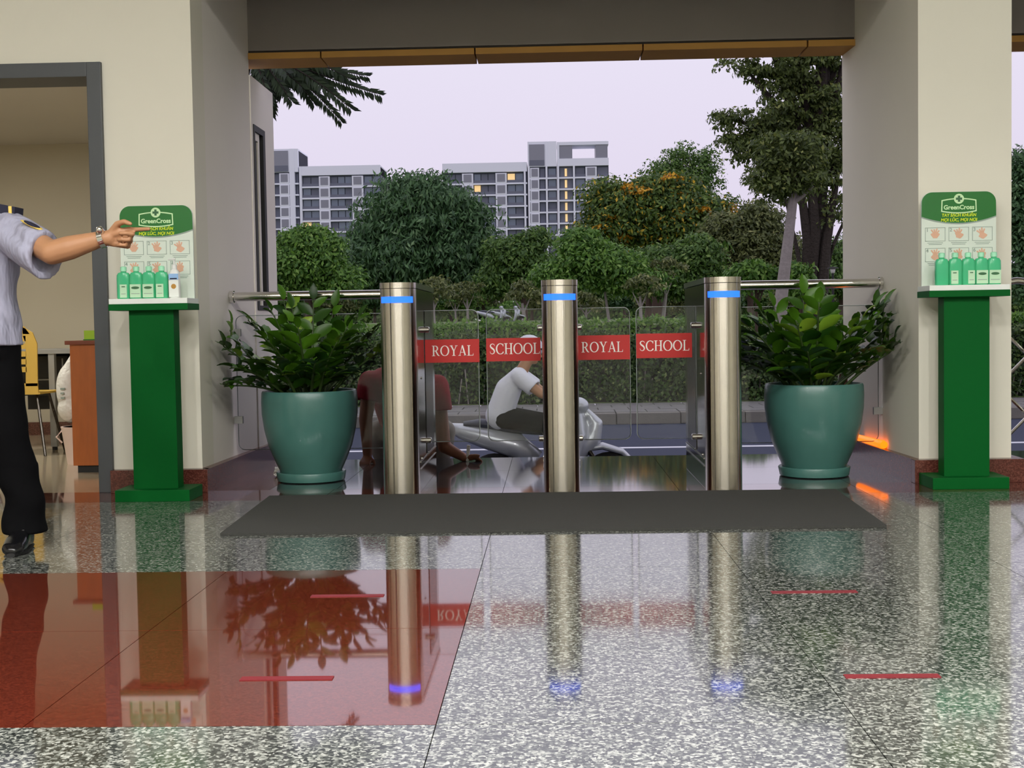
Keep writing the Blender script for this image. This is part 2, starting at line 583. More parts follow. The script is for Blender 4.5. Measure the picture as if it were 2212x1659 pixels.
# ================================================================== THE SETTING
# hall floor: granite slabs on a 0.92 m grid, red granite panel at the left
T = 0.925
bed = struct('floor', B(-7, 8, -8, 6.585, -0.12, -0.022), JOINT)
J = 0.0012
def slab(bm, x0, x1, y0, y1, z0, z1):
    return box(bm, x0 + J, x1 - J, y0 + J, y1 - J, z0, z1)
rows = [-8.2, -5.0, -1.8] + [2.82 + T * (i - 3) * 0.99 for i in range(0, 7)] + [6.585]
cols = [-7.0] + [-0.267 + T * i for i in range(-6, 8)] + [8.0]
for yi in range(len(rows) - 1):
    y0, y1 = rows[yi], rows[yi + 1]
    if y1 < 0:                                     # behind the camera: one wide strip each
        obj('floor_slab', slab(new_bm(), -7, 8, y0, y1, -0.02, 0.0), GRAN, bed)
        continue
    for xi in range(len(cols) - 1):
        x0, x1 = cols[xi], cols[xi + 1]
        red = x1 < -0.2 and y0 > 2.7 and y1 < 4.8
        o = obj('floor_slab', slab(new_bm(), x0, x1, y0, y1, -0.02, 0.0), REDGR if red else GRAN, bed)
        if red:
            o['label'] = 'red polished granite slab'
# red-brown threshold strip in front of and between the pillars
trim1 = struct('trim_1', B(-7, 8, 6.585, 7.0, -0.12, -0.022), JOINT)
x = -7.0
for i in range(16):
    x1 = -0.267 + T * (i - 6)
    x1 = min(x1, 8.0)
    if x1 > x:
        obj('border_slab', slab(new_bm(), x, x1, 6.585, 7.0, -0.02, 0.0), REDBASE, trim1)
    x = x1
# porch paving with a red border along both side walls
porch = struct('porch_floor', B(-2.2, 8, 7.0, 8.57, -0.25, -0.022), JOINT)
for (x0, x1) in [(-1.9, -1.55)]:
    for y0, y1 in [(7.0, 7.8), (7.8, 8.57)]:
        obj('border_slab', slab(new_bm(), x0, x1, y0, y1, -0.02, 0.0), REDB2, porch)
px = [-1.55, -1.18, -0.267, 0.658, 1.583, 2.2, 3.1, 4.0, 4.9, 5.8, 6.7, 8.0]
for a, b in zip(px, px[1:]):
    for y0, y1 in [(7.0, 7.8), (7.8, 8.57)]:
        obj('paving_slab', slab(new_bm(), a, b, y0, y1, -0.02, 0.0), PORCH, porch)
steps = struct('porch_steps', B(-6, 8, 8.57, 9.0, -0.7, -0.23), KERB)
obj('lower_step', B(-6, 8, 9.0, 9.4, -0.7, -0.47), KERB, steps)

# walls
XL, XR = -1.914, 1.965
FX0, FX1 = -3.55, -2.402        # door opening with its frame (outer)
wl_ = new_bm()
box(wl_, FX1, XL, 7.0, 7.24, 0, 4.2)
box(wl_, FX0, FX1, 7.0, 7.24, 2.33, 4.2)
box(wl_, -7, FX0, 7.0, 7.24, 0, 4.2)
struct('wall_front', wl_, CREAM)
struct('wall_lintel', B(XL, XR, 7.0, 7.24, 2.79, 4.2), CREAM)
struct('wall_lintel_right', B(2.455, 8, 7.0, 7.24, 2.79, 4.2), CREAM)
# left pillar: side wall of the passage, deep enough to hold the outer wing wall
pl = new_bm()
prism(pl, [(XL, 7.24), (-1.88, 8.2), (-2.5, 8.2), (-2.5, 7.24)], 0, 4.2, 'z')
struct('wall_left', pl, GREYPL)
ow = new_bm()                                       # outer wing wall with a window opening
box(ow, -2.3, -1.872, 8.2, 8.25, -0.7, 2.48)
box(ow, -2.3, -1.872, 8.56, 8.86, -0.7, 2.48)
box(ow, -2.3, -1.872, 8.25, 8.56, -0.7, 1.0)
box(ow, -2.3, -1.872, 8.25, 8.56, 2.18, 2.48)
struct('wall_outer', ow, GREYPL)
# right pillar, splayed a little on its inner side
rp = new_bm()
prism(rp, [(XR, 7.0), (2.455, 7.0), (2.455, 8.5), (1.90, 8.5)], 0, 4.2, 'z')
struct('wall_right', rp, CREAM)
# beam across the opening and on to the right bay
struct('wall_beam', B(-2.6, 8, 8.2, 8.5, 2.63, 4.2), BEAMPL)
oc = struct('trim_2', B(-2.3, 8, 8.215, 8.49, 2.615, 2.63), JOINT)
bx = [-2.3, -1.42, -0.45, 0.60, 1.62, 2.7, 3.8, 5.0, 6.5, 8.0]
for a, b in zip(bx, bx[1:]):
    obj('board', B(a + 0.004, b - 0.004, 8.19, 8.5, 2.575, 2.615, bev=0.004), OCHRE, oc)
# hall shell behind the camera
struct('ceiling', B(-7, 8, -8, 8.5, 4.2, 4.35), CEIL)
struct('wall_back', B(-7, 8, -8.2, -8, 0, 4.2), CREAM)
struct('wall_west', B(-7.2, -7, -8, 7.24, 0, 4.2), CREAM)
struct('wall_east', B(8, 8.2, -8, 7.0, 0, 4.2), CREAM)
# skirtings of red-brown granite
bf = struct('baseboard_front', B(FX1, -1.87, 6.935, 7.0, 0, 0.125, bev=0.003), REDB2)
b1 = new_bm()
prism(b1, [(-1.87, 6.935), (-1.84, 8.5), (-1.88, 8.5), (XL, 7.0)], 0, 0.125, 'z')
struct('baseboard_left', b1, REDB2)
struct('baseboard_right', B(1.925, 2.505, 6.93, 7.0, 0, 0.125, bev=0.003), REDB2)
b2 = new_bm()
prism(b2, [(1.925, 7.0), (XR, 7.0), (1.905, 8.5), (1.865, 8.5)], 0, 0.125, 'z')
struct('baseboard_inner', b2, REDB2)
struct('baseboard_outer', B(2.455, 2.505, 7.0, 8.5, 0, 0.125), REDB2)
# door frame of the guard room
door = struct('door_1', B(-2.480, FX1, 6.975, 7.26, 0, 2.33, bev=0.004), FRAMEG)
obj('jamb', B(FX0, FX0 + 0.078, 6.975, 7.26, 0, 2.33, bev=0.004), FRAMEG, door)
obj('head', B(FX0 + 0.078, -2.48, 6.975, 7.26, 2.252, 2.33, bev=0.004), FRAMEG, door)
obj('rubber_seal', B(-2.500, -2.480, 7.05, 7.16, 0.02, 2.252), BLACK, door)
# guard room behind it
struct('floor_room', B(-6.6, -2.5, 7.24, 11.0, -0.1, 0.0), ROOMFL)
struct('floor_threshold', B(FX0 + .08, -2.48, 7.0, 7.24, -0.1, 0.0), ROOMFL)
struct('wall_room_back', B(-6.6, -2.45, 11.0, 11.15, 0, 2.5), ROOMPL)
struct('wall_room_west', B(-6.75, -6.6, 7.24, 11.15, 0, 2.5), ROOMPL)
struct('wall_room_east', B(-2.6, -2.45, 8.2, 11.15, -0.7, 2.5), ROOMPL)
struct('ceiling_room', B(-6.75, -2.45, 7.24, 11.15, 2.48, 2.6), CEIL)
struct('baseboard_room', B(-6.6, -2.6, 10.98, 11.0, 0, 0.11), REDBASE)
# window in the outer wing wall
w1 = new_bm()
for (y0, y1, z0, z1) in [(8.245, 8.275, 1.0, 2.18), (8.505, 8.565, 1.0, 2.18), (8.275, 8.505, 1.0, 1.03), (8.275, 8.505, 2.14, 2.18)]:
    box(w1, -1.91, -1.866, y0, y1, z0, z1)
win = struct('window_1', w1, BLACK)
obj('sash', B(-1.90, -1.880, 8.41, 8.45, 1.03, 2.14), GREYPL, win)
obj('sash', B(-1.90, -1.880, 8.275, 8.30, 1.03, 2.14), GREYPL, win)
obj('sash', B(-1.90, -1.880, 8.30, 8.41, 2.09, 2.14), GREYPL, win)
obj('pane', B(-1.897, -1.891, 8.275, 8.505, 1.03, 2.14), DESKB, win)

# ------------------------------------------------------------------ outdoors ground
RZ = -0.70
struct('road', B(-60, 60, 9.4, 20.2, RZ - 0.3, RZ), ASPH)
ln = struct('lane_line', B(-60, 60, 16.3, 16.45, RZ, RZ + 0.004), ROADW)
kb = struct('kerb', B(-60, 60, 20.25, 20.45, RZ - 0.3, RZ + 0.13), KERB)
kproto = None
for i in range(-12, 16):
    if kproto is None:
        b = B(0.006, 0.994, 0, 0.25, 0, 0.175, bev=0.015)
        o = obj('kerb_stone', b, KERB, kb)
        kproto = o.data
        o.location = (i * 1.0, 20.2, RZ)
    else:
        inst('kerb_stone', kproto, kb, (i * 1.0, 20.2, RZ + random.uniform(-0.006, 0.006)))
sw = struct('sidewalk', B(-60, 60, 20.45, 22.7, RZ - 0.3, RZ + 0.13), JOINT)
pproto = None
for r in range(4):
    for i in range(-12, 20):
        x0 = i * 0.5 + (0.25 if r % 2 else 0)
        y0 = 20.46 + r * 0.55
        if pproto is None:
            o = obj('paving_block', B(0.008, 0.492, 0.008, 0.542, 0, 0.05, bev=0.006), PAVER, sw)
            pproto = o.data
            o.location = (x0, y0, RZ + 0.13)
        else:
            inst('paving_block', pproto, sw, (x0, y0, RZ + 0.13 + random.uniform(-0.004, 0.004)))
gl = new_bm()
gy = [(22.7, -0.52), (26, -0.4), (34, 0.25), (50, 0.6), (80, 0.95), (140, 1.3), (420, 1.8)]
L_ = [[gl.verts.new((sx_ * 300, y, z)) for sx_ in (-1, 1)] for y, z in gy]
for a, b in zip(L_, L_[1:]):
    gl.faces.new((a[0], a[1], b[1], b[0]))
struct('ground_lawn', gl, LAWN)
def ground_z(Y):
    for (a, za), (b, zb) in zip(gy, gy[1:]):
        if a <= Y <= b:
            return za + (zb - za) * (Y - a) / (b - a)
    return 1.5

# ================================================================== THE TURNSTILES
# serif capitals drawn as ribbons, cap height 1
def ribbon(pts, wid):
    out = []
    P = [Vector(p) for p in pts]
    Lf, Rt = [], []
    for i, p in enumerate(P):
        t = (P[min(i + 1, len(P) - 1)] - P[max(i - 1, 0)]).normalized()
        n = Vector((-t.y, t.x))
        w = wid[i] if hasattr(wid, '__len__') else wid
        Lf.append(p + n * w / 2)
        Rt.append(p - n * w / 2)
    for i in range(len(P) - 1):
        out.append([Lf[i], Lf[i + 1], Rt[i + 1], Rt[i]])
    return out
def rect(x0, x1, y0, y1):
    return [[Vector((x0, y0)), Vector((x1, y0)), Vector((x1, y1)), Vector((x0, y1))]]
def arc(cx, cy, a, b, t0, t1, thick, thin, n=18):
    pts, w = [], []
    for i in range(n + 1):
        t = math.radians(t0 + (t1 - t0) * i / n)
        pts.append((cx + a * math.cos(t), cy + b * math.sin(t)))
        w.append(thin + (thick - thin) * abs(math.cos(t)) ** 1.3)
    return ribbon(pts, w)
TH, TN, SE = 0.135, 0.055, 0.05
GLYPH = {
    'H': (0.80, rect(.09, .09 + TH, 0, 1) + rect(.575, .575 + TH, 0, 1) + rect(.2, .6, .49, .545) + rect(0, .31, 0, SE) + rect(0, .31, 1 - SE, 1) + rect(.49, .80, 0, SE) + rect(.49, .80, 1 - SE, 1)),
    'L': (0.62, rect(.09, .09 + TH, 0, 1) + rect(0, .31, 1 - SE, 1) + rect(0, .58, 0, SE) + ribbon([(.60, .24), (.57, .03)], [.02, .07])),
    'R': (0.76, rect(.09, .09 + TH, 0, 1) + rect(0, .31, 0, SE) + rect(0, .25, 1 - SE, 1) + arc(.30, .735, .24, .238, 92, -92, TH, TN) + rect(.2, .32, .945, 1) + rect(.2, .34, .47, .525) + ribbon([(.30, .5), (.40, .44), (.56, .14), (.66, .04), (.76, .02)], [.06, .12, .13, .09, .03])),
    'O': (0.88, arc(.44, .5, .375, .475, 0, 360, TH, TN, 30)),
    'Y': (0.78, ribbon([(.13, 1), (.40, .47)], TH) + ribbon([(.66, 1), (.42, .47)], TN) + rect(.325, .325 + TH, 0, .5) + rect(.22, .56, 0, SE) + rect(0, .29, 1 - SE, 1) + rect(.53, .78, 1 - SE, 1)),
    'A': (0.82, ribbon([(.12, 0), (.40, 1)], TN) + ribbon([(.40, 1), (.69, 0)], TH) + rect(.2, .6, .30, .35) + rect(0, .25, 0, SE) + rect(.54, .82, 0, SE)),
    'S': (0.56, ribbon([(.50, .76), (.46, .90), (.30, .965), (.14, .90), (.09, .77), (.16, .63), (.30, .53), (.42, .42), (.48, .27), (.42, .11), (.27, .035), (.12, .09), (.05, .27)], [.02, .05, .06, .09, .12, .14, .15, .14, .12, .09, .06, .05, .02])),
    'C': (0.74, arc(.42, .5, .36, .475, 42, 322, TH, TN, 24) + ribbon([(.70, .98), (.68, .72)], [.02, .06]) + ribbon([(.70, .06), (.68, .26)], [.0, .05])),
}
def lettering(parent, word, x0, x1, zc, h, y):
    """serif word spanning x0..x1 at plane y facing -Y"""
    gap = 0.06
    tot = sum(GLYPH[c][0] for c in word) + gap * (len(word) - 1)
    f = (x1 - x0) / tot
    bm = new_bm()
    cx = 0
    for c in word:
        for k, q in enumerate(GLYPH[c][1]):
            vs = [bm.verts.new((x0 + (cx + p.x) * f, y - 0.00002 * (k % 3), zc - h / 2 + p.y * h)) for p in q]
            bm.faces.new(vs)
        cx += GLYPH[c][0] + gap
    ex = bmesh.ops.extrude_face_region(bm, geom=list(bm.faces))
    bmesh.ops.translate(bm, verts=[v for v in ex['geom'] if isinstance(v, bmesh.types.BMVert)], vec=(0, -0.0008, 0))
    return obj('lettering', bm, WHITEP, parent)

R_T = 0.094
YC = 6.78
def turnstile(cx, label, flaps):
    t = thing('turnstile', label, 'turnstile', (cx, YC, 0), 'turnstile posts of the school entrance')
    ztop = 1.108
    bm = new_bm()
    prism(bm, [(cx + R_T * math.cos(a), YC + R_T * math.sin(a)) for a in [PI + PI * i / 40 for i in range(41)]] + [(cx + R_T, YC + 0.03), (cx - R_T, YC + 0.03)], 0.0, ztop - 0.032, 'z')
    obj('column', bm, STEEL, t, smooth=40)
    bm = new_bm()
    r2 = R_T + 0.0015
    prism(bm, [(cx + r2 * math.cos(a), YC + r2 * math.sin(a)) for a in [PI + PI * i / 40 for i in range(41)]] + [(cx + r2, YC + 1.02), (cx - r2, YC + 1.02)], ztop - 0.029, ztop, 'z')
    obj('lid', bm, STEEL, t, smooth=40)
    obj('cabinet', B(cx - R_T + .001, cx + R_T - .001, YC + 0.03, YC + 1.0, 0.0, ztop - 0.032, bev=0.002), POLISH, t)
    # blue light band on the front
    bm = new_bm()
    z0, z1 = 1.003, 1.035
    a0, a1 = math.radians(270 - 58), math.radians(270 + 58)
    pts = [(cx + (R_T + .003) * math.cos(a0 + (a1 - a0) * i / 24), YC + (R_T + .003) * math.sin(a0 + (a1 - a0) * i / 24)) for i in range(25)]
    pts += [(cx + (R_T - .004) * math.cos(a1 - (a1 - a0) * i / 24), YC + (R_T - .004) * math.sin(a1 - (a1 - a0) * i / 24)) for i in range(25)]
    prism(bm, pts, z0, z1, 'z')
    o = obj('light_band', bm, BLUELED, t, smooth=40)
    o['label'] = 'glowing blue light band'
    for side in flaps:
        s = side['s']
        xs = cx + s * R_T
        # dark sliding slot and shadow gap down the passage side
        o = obj('side_slot', B(min(xs, xs + s * .002), max(xs, xs + s * .002), YC + 0.42, YC + 0.86, 0.17, 0.97), DARKST, t)
        for zz in (0.86, 0.245):
            b = new_bm()
            tube(b, [(xs - s * 0.004, YC + 0.40, zz), (xs + s * 0.026, YC + 0.40, zz), (xs + s * 0.030, YC + 0.40, zz)], [0.017, 0.017, 0.012], 16)
            o = obj('hinge_clamp', b, CHROME, t, smooth=40)
        for zz, yy in ((0.60, .2), (0.17, .15), (0.17, .5)):
            b = new_bm()
            tube(b, [(xs - s * 0.002, YC + yy, zz), (xs + s * 0.004, YC + yy, zz)], 0.006, 10)
            obj('screw', b, CHROME, t)
        for zz in (0.115, 0.155):
            obj('kick_strip', B(min(xs, xs + s * .004), max(xs, xs + s * .004), YC + 0.06, YC + 0.98, zz, zz + 0.006), CHROME, t)
        if side.get('px'):
            u0, u1, vt, vb = side['px']
            Y = 7.19
            p0, p1 = at(u0, vt, Y), at(u1, vb, Y)
            xi, xo = sorted((p0.x, p1.x))
            zt, zb = side['z']
            # rounded glass flap
            poly = []
            cr_ = 0.035
            inner = s > 0
            def rc(cx_, cz_, a0_):
                return [(cx_ + cr_ * math.cos(math.radians(a0_ + 15 * i)), cz_ + cr_ * math.sin(math.radians(a0_ + 15 * i))) for i in range(7)]
            if inner:
                poly = [(xi, zb)] + rc(xo - cr_, zb + cr_, 270) + rc(xo - cr_, zt - cr_, 0) + [(xi, zt)]
            else:
                poly = rc(xi + cr_, zb + cr_, 180) + [(xo, zb), (xo, zt)] + rc(xi + cr_, zt - cr_, 90)
            bm = new_bm()
            prism(bm, poly, Y, Y + 0.010)
            fp = obj('flap_panel', bm, GLASS, t)
            bm = new_bm()
            lp = poly + poly[:1]
            tube(bm, [(a_, Y + .005, c_) for a_, c_ in lp], .0028, 6, up=(0, 1, 0))
            obj('edge_highlight', bm, EDGE, fp)  # thin pale rim added as the flap edge's highlight
            su0, su1, sv0, sv1 = side['st']
            q0, q1 = at(su0, sv0, Y), at(su1, sv1, Y)
            st = obj('sticker', B(q0.x, q1.x, Y - 0.003, Y - 0.0005, q1.z, q0.z), REDST, t)
            st['label'] = 'red sticker reading ' + side['word']
            wu0, wu1, wv0, wv1 = side['tx']
            a_, b_ = at(wu0, wv0, Y - .004), at(wu1, wv1, Y - .004)
            lettering(st, side['word'], a_.x, b_.x, (a_.z + b_.z) / 2, a_.z - b_.z, Y - 0.0036)
    return t
F1 = dict(s=1, px=(909, 1037, 670, 955), z=(0.965, 0.235), st=(918, 1036, 734, 782), tx=(933, 1023, 747, 768), word='ROYAL')
F2 = dict(s=-1, px=(1050, 1175, 670, 955), z=(0.965, 0.235), st=(1050, 1168, 731, 779), tx=(1057, 1166, 742, 764), word='SCHOOL')
F3 = dict(s=1, px=(1243, 1363, 672, 952), z=(0.965, 0.235), st=(1248, 1361, 725, 776), tx=(1256, 1346, 739, 760), word='ROYAL')
F4 = dict(s=-1, px=(1374, 1505, 672, 952), z=(0.965, 0.235), st=(1374, 1495, 721, 772), tx=(1381, 1489, 736, 757), word='SCHOOL')
turnstile(-0.797, 'leftmost stainless turnstile post with blue light band, joined to the left handrail', [F1])
turnstile(0.047, 'middle stainless turnstile post standing free between the two lanes, blue light band', [F2, F3])
turnstile(0.893, 'rightmost stainless turnstile post with blue light band, joined to the right handrail', [F4])

# floor mat and red tape strips
mm = new_bm()
ml = [(-1.424, 5.455), (1.400, 5.468), (1.446, 6.66), (-1.478, 6.675)]
prism(mm, ml, 0.0005, 0.012, 'z')
fm = obj('floor_mat', mm, MATM)
tag(fm, 'long dark charcoal doormat on the granite floor before the turnstiles', 'mat')
bm = new_bm()
for a, b in zip(ml, ml[1:] + ml[:1]):
    tube(bm, [(a[0], a[1], 0.007), (b[0], b[1], 0.007)], (0.009), 6)
for (x0, x1, y, lab) in [(0.70, 0.975, 4.185, 'red tape strip on grey granite right of centre, nearer the mat'), (0.71, 0.942, 3.18, 'red tape strip on grey granite right of centre, nearest the viewer'), (-0.80, -0.56, 4.197, 'red tape strip on the red granite panel, nearer the mat'), (-0.794, -0.56, 3.204, 'red tape strip on the red granite panel, nearest the viewer')]:
    o = obj('floor_tape', B(x0, x1, y - 0.016, y + 0.016, 0.0002, 0.0022), TAPE)
    tag(o, lab, 'tape', 'red tape marks on the floor')
bm.free()

# handrails and the glass panels under them
def handrail(xw, xb, Yr, zr, label, right):
    t = thing('handrail', label, 'handrail', ((xw + xb) / 2, Yr, zr))
    s = 1 if right else -1
    b = new_bm()
    tube(b, [(xb, Yr, zr), (xw, Yr, zr)], 0.027, 20)
    obj('rail_tube', b, CHROME, t, smooth=40)
    b = new_bm()
    tube(b, [(xw - s * 0.02, Yr, zr), (xw + s * 0.004, Yr, zr)], 0.036, 20)
    obj('wall_flange', b, CHROME, t, smooth=40)
    b = new_bm()
    tube(b, [(xb, Yr, zr), (xb + s * 0.018, Yr, zr)], 0.034, 20)
    obj('post_collar', b, CHROME, t, smooth=40)
handrail(-1.895, -0.797 - R_T, 7.65, 1.072, 'stainless handrail tube from the left wall to the left turnstile', False)
handrail(1.938, 0.893 + R_T, 7.65, 1.088, 'stainless handrail tube from the right pillar to the right turnstile', True)
def glass_guard(x0, x1, Yr, label, right):
    t = thing('glass_guard', label, 'glass panel', ((x0 + x1) / 2, Yr, 0))
    b = new_bm()
    r = 0.04
    def rc(cx_, cz_, a0_):
        return [(cx_ + r * math.cos(math.radians(a0_ + 15 * i)), cz_ + r * math.sin(math.radians(a0_ + 15 * i))) for i in range(7)]
    prism(b, rc(x0 + r, .16 + r, 180) + rc(x1 - r, .16 + r, 270) + rc(x1 - r, .96 - r, 0) + rc(x0 + r, .96 - r, 90), Yr - .005, Yr + .005)
    gp = obj('glass_pane', b, GLASS, t)
    b = new_bm()
    lp = rc(x0 + r, .16 + r, 180) + rc(x1 - r, .16 + r, 270) + rc(x1 - r, .96 - r, 0) + rc(x0 + r, .96 - r, 90)
    tube(b, [(a_, Yr, c_) for a_, c_ in lp + lp[:1]], .0026, 6, up=(0, 1, 0))
    obj('edge_highlight', b, EDGE, gp)  # highlight of the pane's edge drawn as a pale rim
    xw = x1 if right else x0
    xo = x0 if right else x1
    s = 1 if right else -1
    for zz in (0.34, 0.86):
        a, c = sorted((xw - s * 0.03, xw + s * 0.022))
        obj('clip', B(a, c, Yr - .014, Yr + .014, zz - .022, zz + .022, bev=.003), DESKG, t)
        a, c = sorted((xo + s * 0.03, xo - s * 0.006))
        obj('clip', B(a, c, Yr - .014, Yr + .014, zz - .022, zz + .022, bev=.003), DESKG, t)
glass_guard(-1.872, -0.897, 7.66, 'clear glass panel under the left handrail', False)
glass_guard(0.993, 1.915, 7.66, 'clear glass panel under the right handrail', True)

# ================================================================== SANITIZER STANDS
def stand(cx, Yf, label, right):
    t = thing('sanitizer_stand', label, 'display stand', (cx, Yf + 0.13, 0), 'green hand sanitizer stands')
    obj('base', B(cx - .194, cx + .194, Yf, Yf + .25, 0, .06, bev=.003), GREENP, t)
    obj('column', B(cx - .116, cx + .116, Yf + .07, Yf + .17, .06, .985), GREENP, t)
    obj('shelf', B(cx - .205, cx + .205, Yf + .02, Yf + .24, .985, 1.018, bev=.002), GREENP, t)
    obj('tray', B(cx - .203, cx + .203, Yf + .022, Yf + .238, 1.018, 1.045, bev=.002), TRAYW, t)
    YP = Yf + .20
    # rounded back panel
    w, z0, z1, r = .193, 1.045, 1.535, .055
    def outline(w, z0, z1, r):
        return [(cx - w, z0), (cx + w, z0)] + [(cx + w - r + r * math.cos(math.radians(a)), z1 - r + r * math.sin(math.radians(a))) for a in range(0, 91, 10)] + [(cx - w + r + r * math.cos(math.radians(a)), z1 - r + r * math.sin(math.radians(a))) for a in range(90, 181, 10)]
    b = new_bm()
    prism(b, outline(w, z0, z1, r), YP, YP + .012)
    obj('back_panel', b, POSTERW, t)
    # green header with a curved lower edge
    zc = 1.408
    low = [(cx - w + 2 * w * i / 20, zc - .035 * (1 - ((i - 10) / 10) ** 2)) for i in range(21)]
    b = new_bm()
    prism(b, low + outline(w - .001, z0, z1 - .001, r)[2:], YP - .002, YP)
    hd = obj('header', b, GREENH, t)
    b = new_bm()
    q = [(cx - w + 2 * w * i / 20, zc - .006 - .035 * (1 - ((i - 10) / 10) ** 2)) for i in range(21)]
    prism(b, q + [(a, c + .006) for a, c in q[::-1]], YP - .0025, YP - .0004)
    obj('header_edge', b, GREYP, t)
    # logo: outlined plate, disc with a cross, lettering
    zl = 1.462
    def plate(hw, hh, bow):
        pts = []
        for i in range(13):
            u = -1 + 2 * i / 12
            pts.append((cx + hw * u, zl - hh - bow * (1 - u * u)))
        for i in range(13):
            u = 1 - 2 * i / 12
            pts.append((cx + hw * (u * 0.98), zl + hh + bow * (1 - u * u)))
        return pts
    b = new_bm()
    prism(b, plate(.092, .030, .010), YP - .0035, YP - .002)
    lg = obj('logo_plate', b, PALEG, t)
    b = new_bm()
    prism(b, plate(.086, .025, .009), YP - .0042, YP - .0034)
    obj('logo_field', b, GREENH, lg)
    b = new_bm()
    prism(b, [(cx + .026 * math.cos(PI * i / 12), zl + .036 + .026 * math.sin(PI * i / 12)) for i in range(24)], YP - .005, YP - .002)
    obj('logo_disc', b, PALEG, lg)
    b = new_bm()
    a, c = .016, .006
    zz = zl + .036
    prism(b, [(cx - c, zz - a), (cx + c, zz - a), (cx + c, zz - c), (cx + a, zz - c), (cx + a, zz + c), (cx + c, zz + c), (cx + c, zz + a), (cx - c, zz + a), (cx - c, zz + c), (cx - a, zz + c), (cx - a, zz - c), (cx - c, zz - c)], YP - .0058, YP - .0049)
    obj('logo_cross', b, DGREENP, lg)
    textmesh('logo_lettering', 'GreenCross', .032, PALEG, lg, (cx, YP - .0045, zl - .009), width=.158, bold=.0009)
    textmesh('slogan', 'TAY SẠCH KHUẨN', .022, LIME, hd, (cx, YP - .0026, 1.413), width=.178, bold=.0006, shear=.15)
    textmesh('slogan', 'MỌI LÚC, MỌI NƠI', .022, LIME, hd, (cx, YP - .0026, 1.388), width=.188, bold=.0006, shear=.15)
    # six instruction pictures
    for k in range(6):
        px_ = cx - .122 + .122 * (k % 3)
        pz = 1.315 if k < 3 else 1.208
        f = new_bm()
        hw, hh, e = .052, .036, .0022
        for (a0, a1, c0, c1) in [(-hw, hw, hh - e, hh), (-hw, hw, -hh, -hh + e), (-hw, -hw + e, -hh, hh), (hw - e, hw, -hh, hh)]:
            box(f, px_ + a0, px_ + a1, YP - .0014, YP, pz + c0, pz + c1)
        pic = obj('picture_frame', f, GREYP, t)
        h = new_bm()
        rr = random.Random(k)
        prism(h, [(px_ + .020 * math.cos(a_) * (1 + .3 * math.sin(3 * a_ + k)), pz - .006 + .018 * math.sin(a_) * (1 + .25 * math.cos(2 * a_ + k))) for a_ in [2 * PI * i / 16 for i in range(16)]], YP - .0014, YP)
        for q in range(4):
            ang = math.radians(50 + 25 * q + 10 * (k % 3))
            d = Vector((math.cos(ang), math.sin(ang)))
            n = Vector((-d.y, d.x)) * .0035
            o_ = Vector((px_, pz - .004))
            a_, b_ = o_ + d * .012, o_ + d * (.032 + .004 * (q % 2))
            prism(h, [tuple(a_ - n), tuple(b_ - n), tuple(b_ + n), tuple(a_ + n)], YP - .0015, YP)
        obj('hand_picture', h, SKINP, pic)
        textmesh('number', str(k + 1), .026, GREYP, pic, (px_ - .041, YP - .001, pz + .022), bold=.0004)
        cap = new_bm()
        for i, ww in enumerate((.040, .034)):
            box(cap, px_ - ww, px_ + ww, YP - .0010, YP, pz - .046 - i * .008, pz - .043 - i * .008)
        obj('caption_line', cap, GREYP, pic)
    return YP
YPL = stand(-2.063, 6.576, 'left green sanitizer stand with poster, in front of the cream wall by the door', False)
YPR = stand(2.137, 6.669, 'right green sanitizer stand with poster, in front of the right pillar', True)

def bottle(x, y, label, lab, group):
    z = 1.0455
    t = thing('sanitizer_bottle', label, 'bottle', (x, y, z), group)
    b = new_bm()
    pts = [(x, y, z + h) for h in (0, .006, .10, .122, .134, .138, .142)]
    tube(b, pts, [(.031, .019), (.034, .022), (.034, .022), (.033, .021), (.026, .018), (.013, .012), (.012, .012)], 20, up=(0, 1, 0), p=3.6, tangents=[(0, 0, 1)] * 7)
    obj('bottle_body', b, BOTG, t, smooth=40)
    b = new_bm()
    tube(b, [(x, y, z + .142), (x, y, z + .164), (x, y, z + .167)], [.0165, .016, .011], 16)
    obj('cap', b, CAPG, t, smooth=40)
    if lab:
        lx0, lx1, logo = lab
        L_ = obj('bottle_label', B(x + lx0, x + lx1, y - .0235, y - .0215, z + .006, z + .074), LABELG, t)
        if logo:
            m_ = (lx0 + lx1) / 2
            b = new_bm()
            prism(b, [(x + m_ + .021 * math.cos(a) , z + .056 + .007 * math.sin(a)) for a in [2 * PI * i / 16 for i in range(16)]], y - .0242, y - .0234)
            obj('label_logo', b, DGREENP, L_)
        else:
            obj('label_logo', B(x + lx0 + .009, x + lx1 - .009, y - .0242, y - .0234, z + .060, z + .065), DGREENP, L_)
        obj('label_line', B(x + lx0 + .006, x + lx1 - .006, y - .0241, y - .0234, z + .024, z + .027), GREYP, L_)
yb = 6.576 + .075
GL_, GR_ = 'green bottles on the left stand', 'green bottles on the right stand'
bottle(-2.063 - .139, yb, 'leftmost green sanitizer bottle on the left stand', (-.014, .022, False), GL_)
bottle(-2.063 - .073, yb, 'second green bottle from the left on the left stand', (-.028, .028, True), GL_)
bottle(-2.063 - .007, yb, 'third green bottle from the left on the left stand', (-.028, .028, True), GL_)
bottle(-2.063 + .059, yb, 'fourth green bottle on the left stand, next to the white pump bottle', (-.024, .014, False), GL_)
yb = 6.669 + .075
bottle(2.137 - .126, yb, 'leftmost green bottle on the right stand, without a label showing', None, GR_)
bottle(2.137 - .058, yb, 'second green bottle from the left on the right stand', (-.026, .010, False), GR_)
bottle(2.137 + .008, yb, 'middle green bottle of the five on the right stand', (-.006, .028, False), GR_)
bottle(2.137 + .074, yb, 'fourth green bottle from the left on the right stand', (-.029, .029, True), GR_)
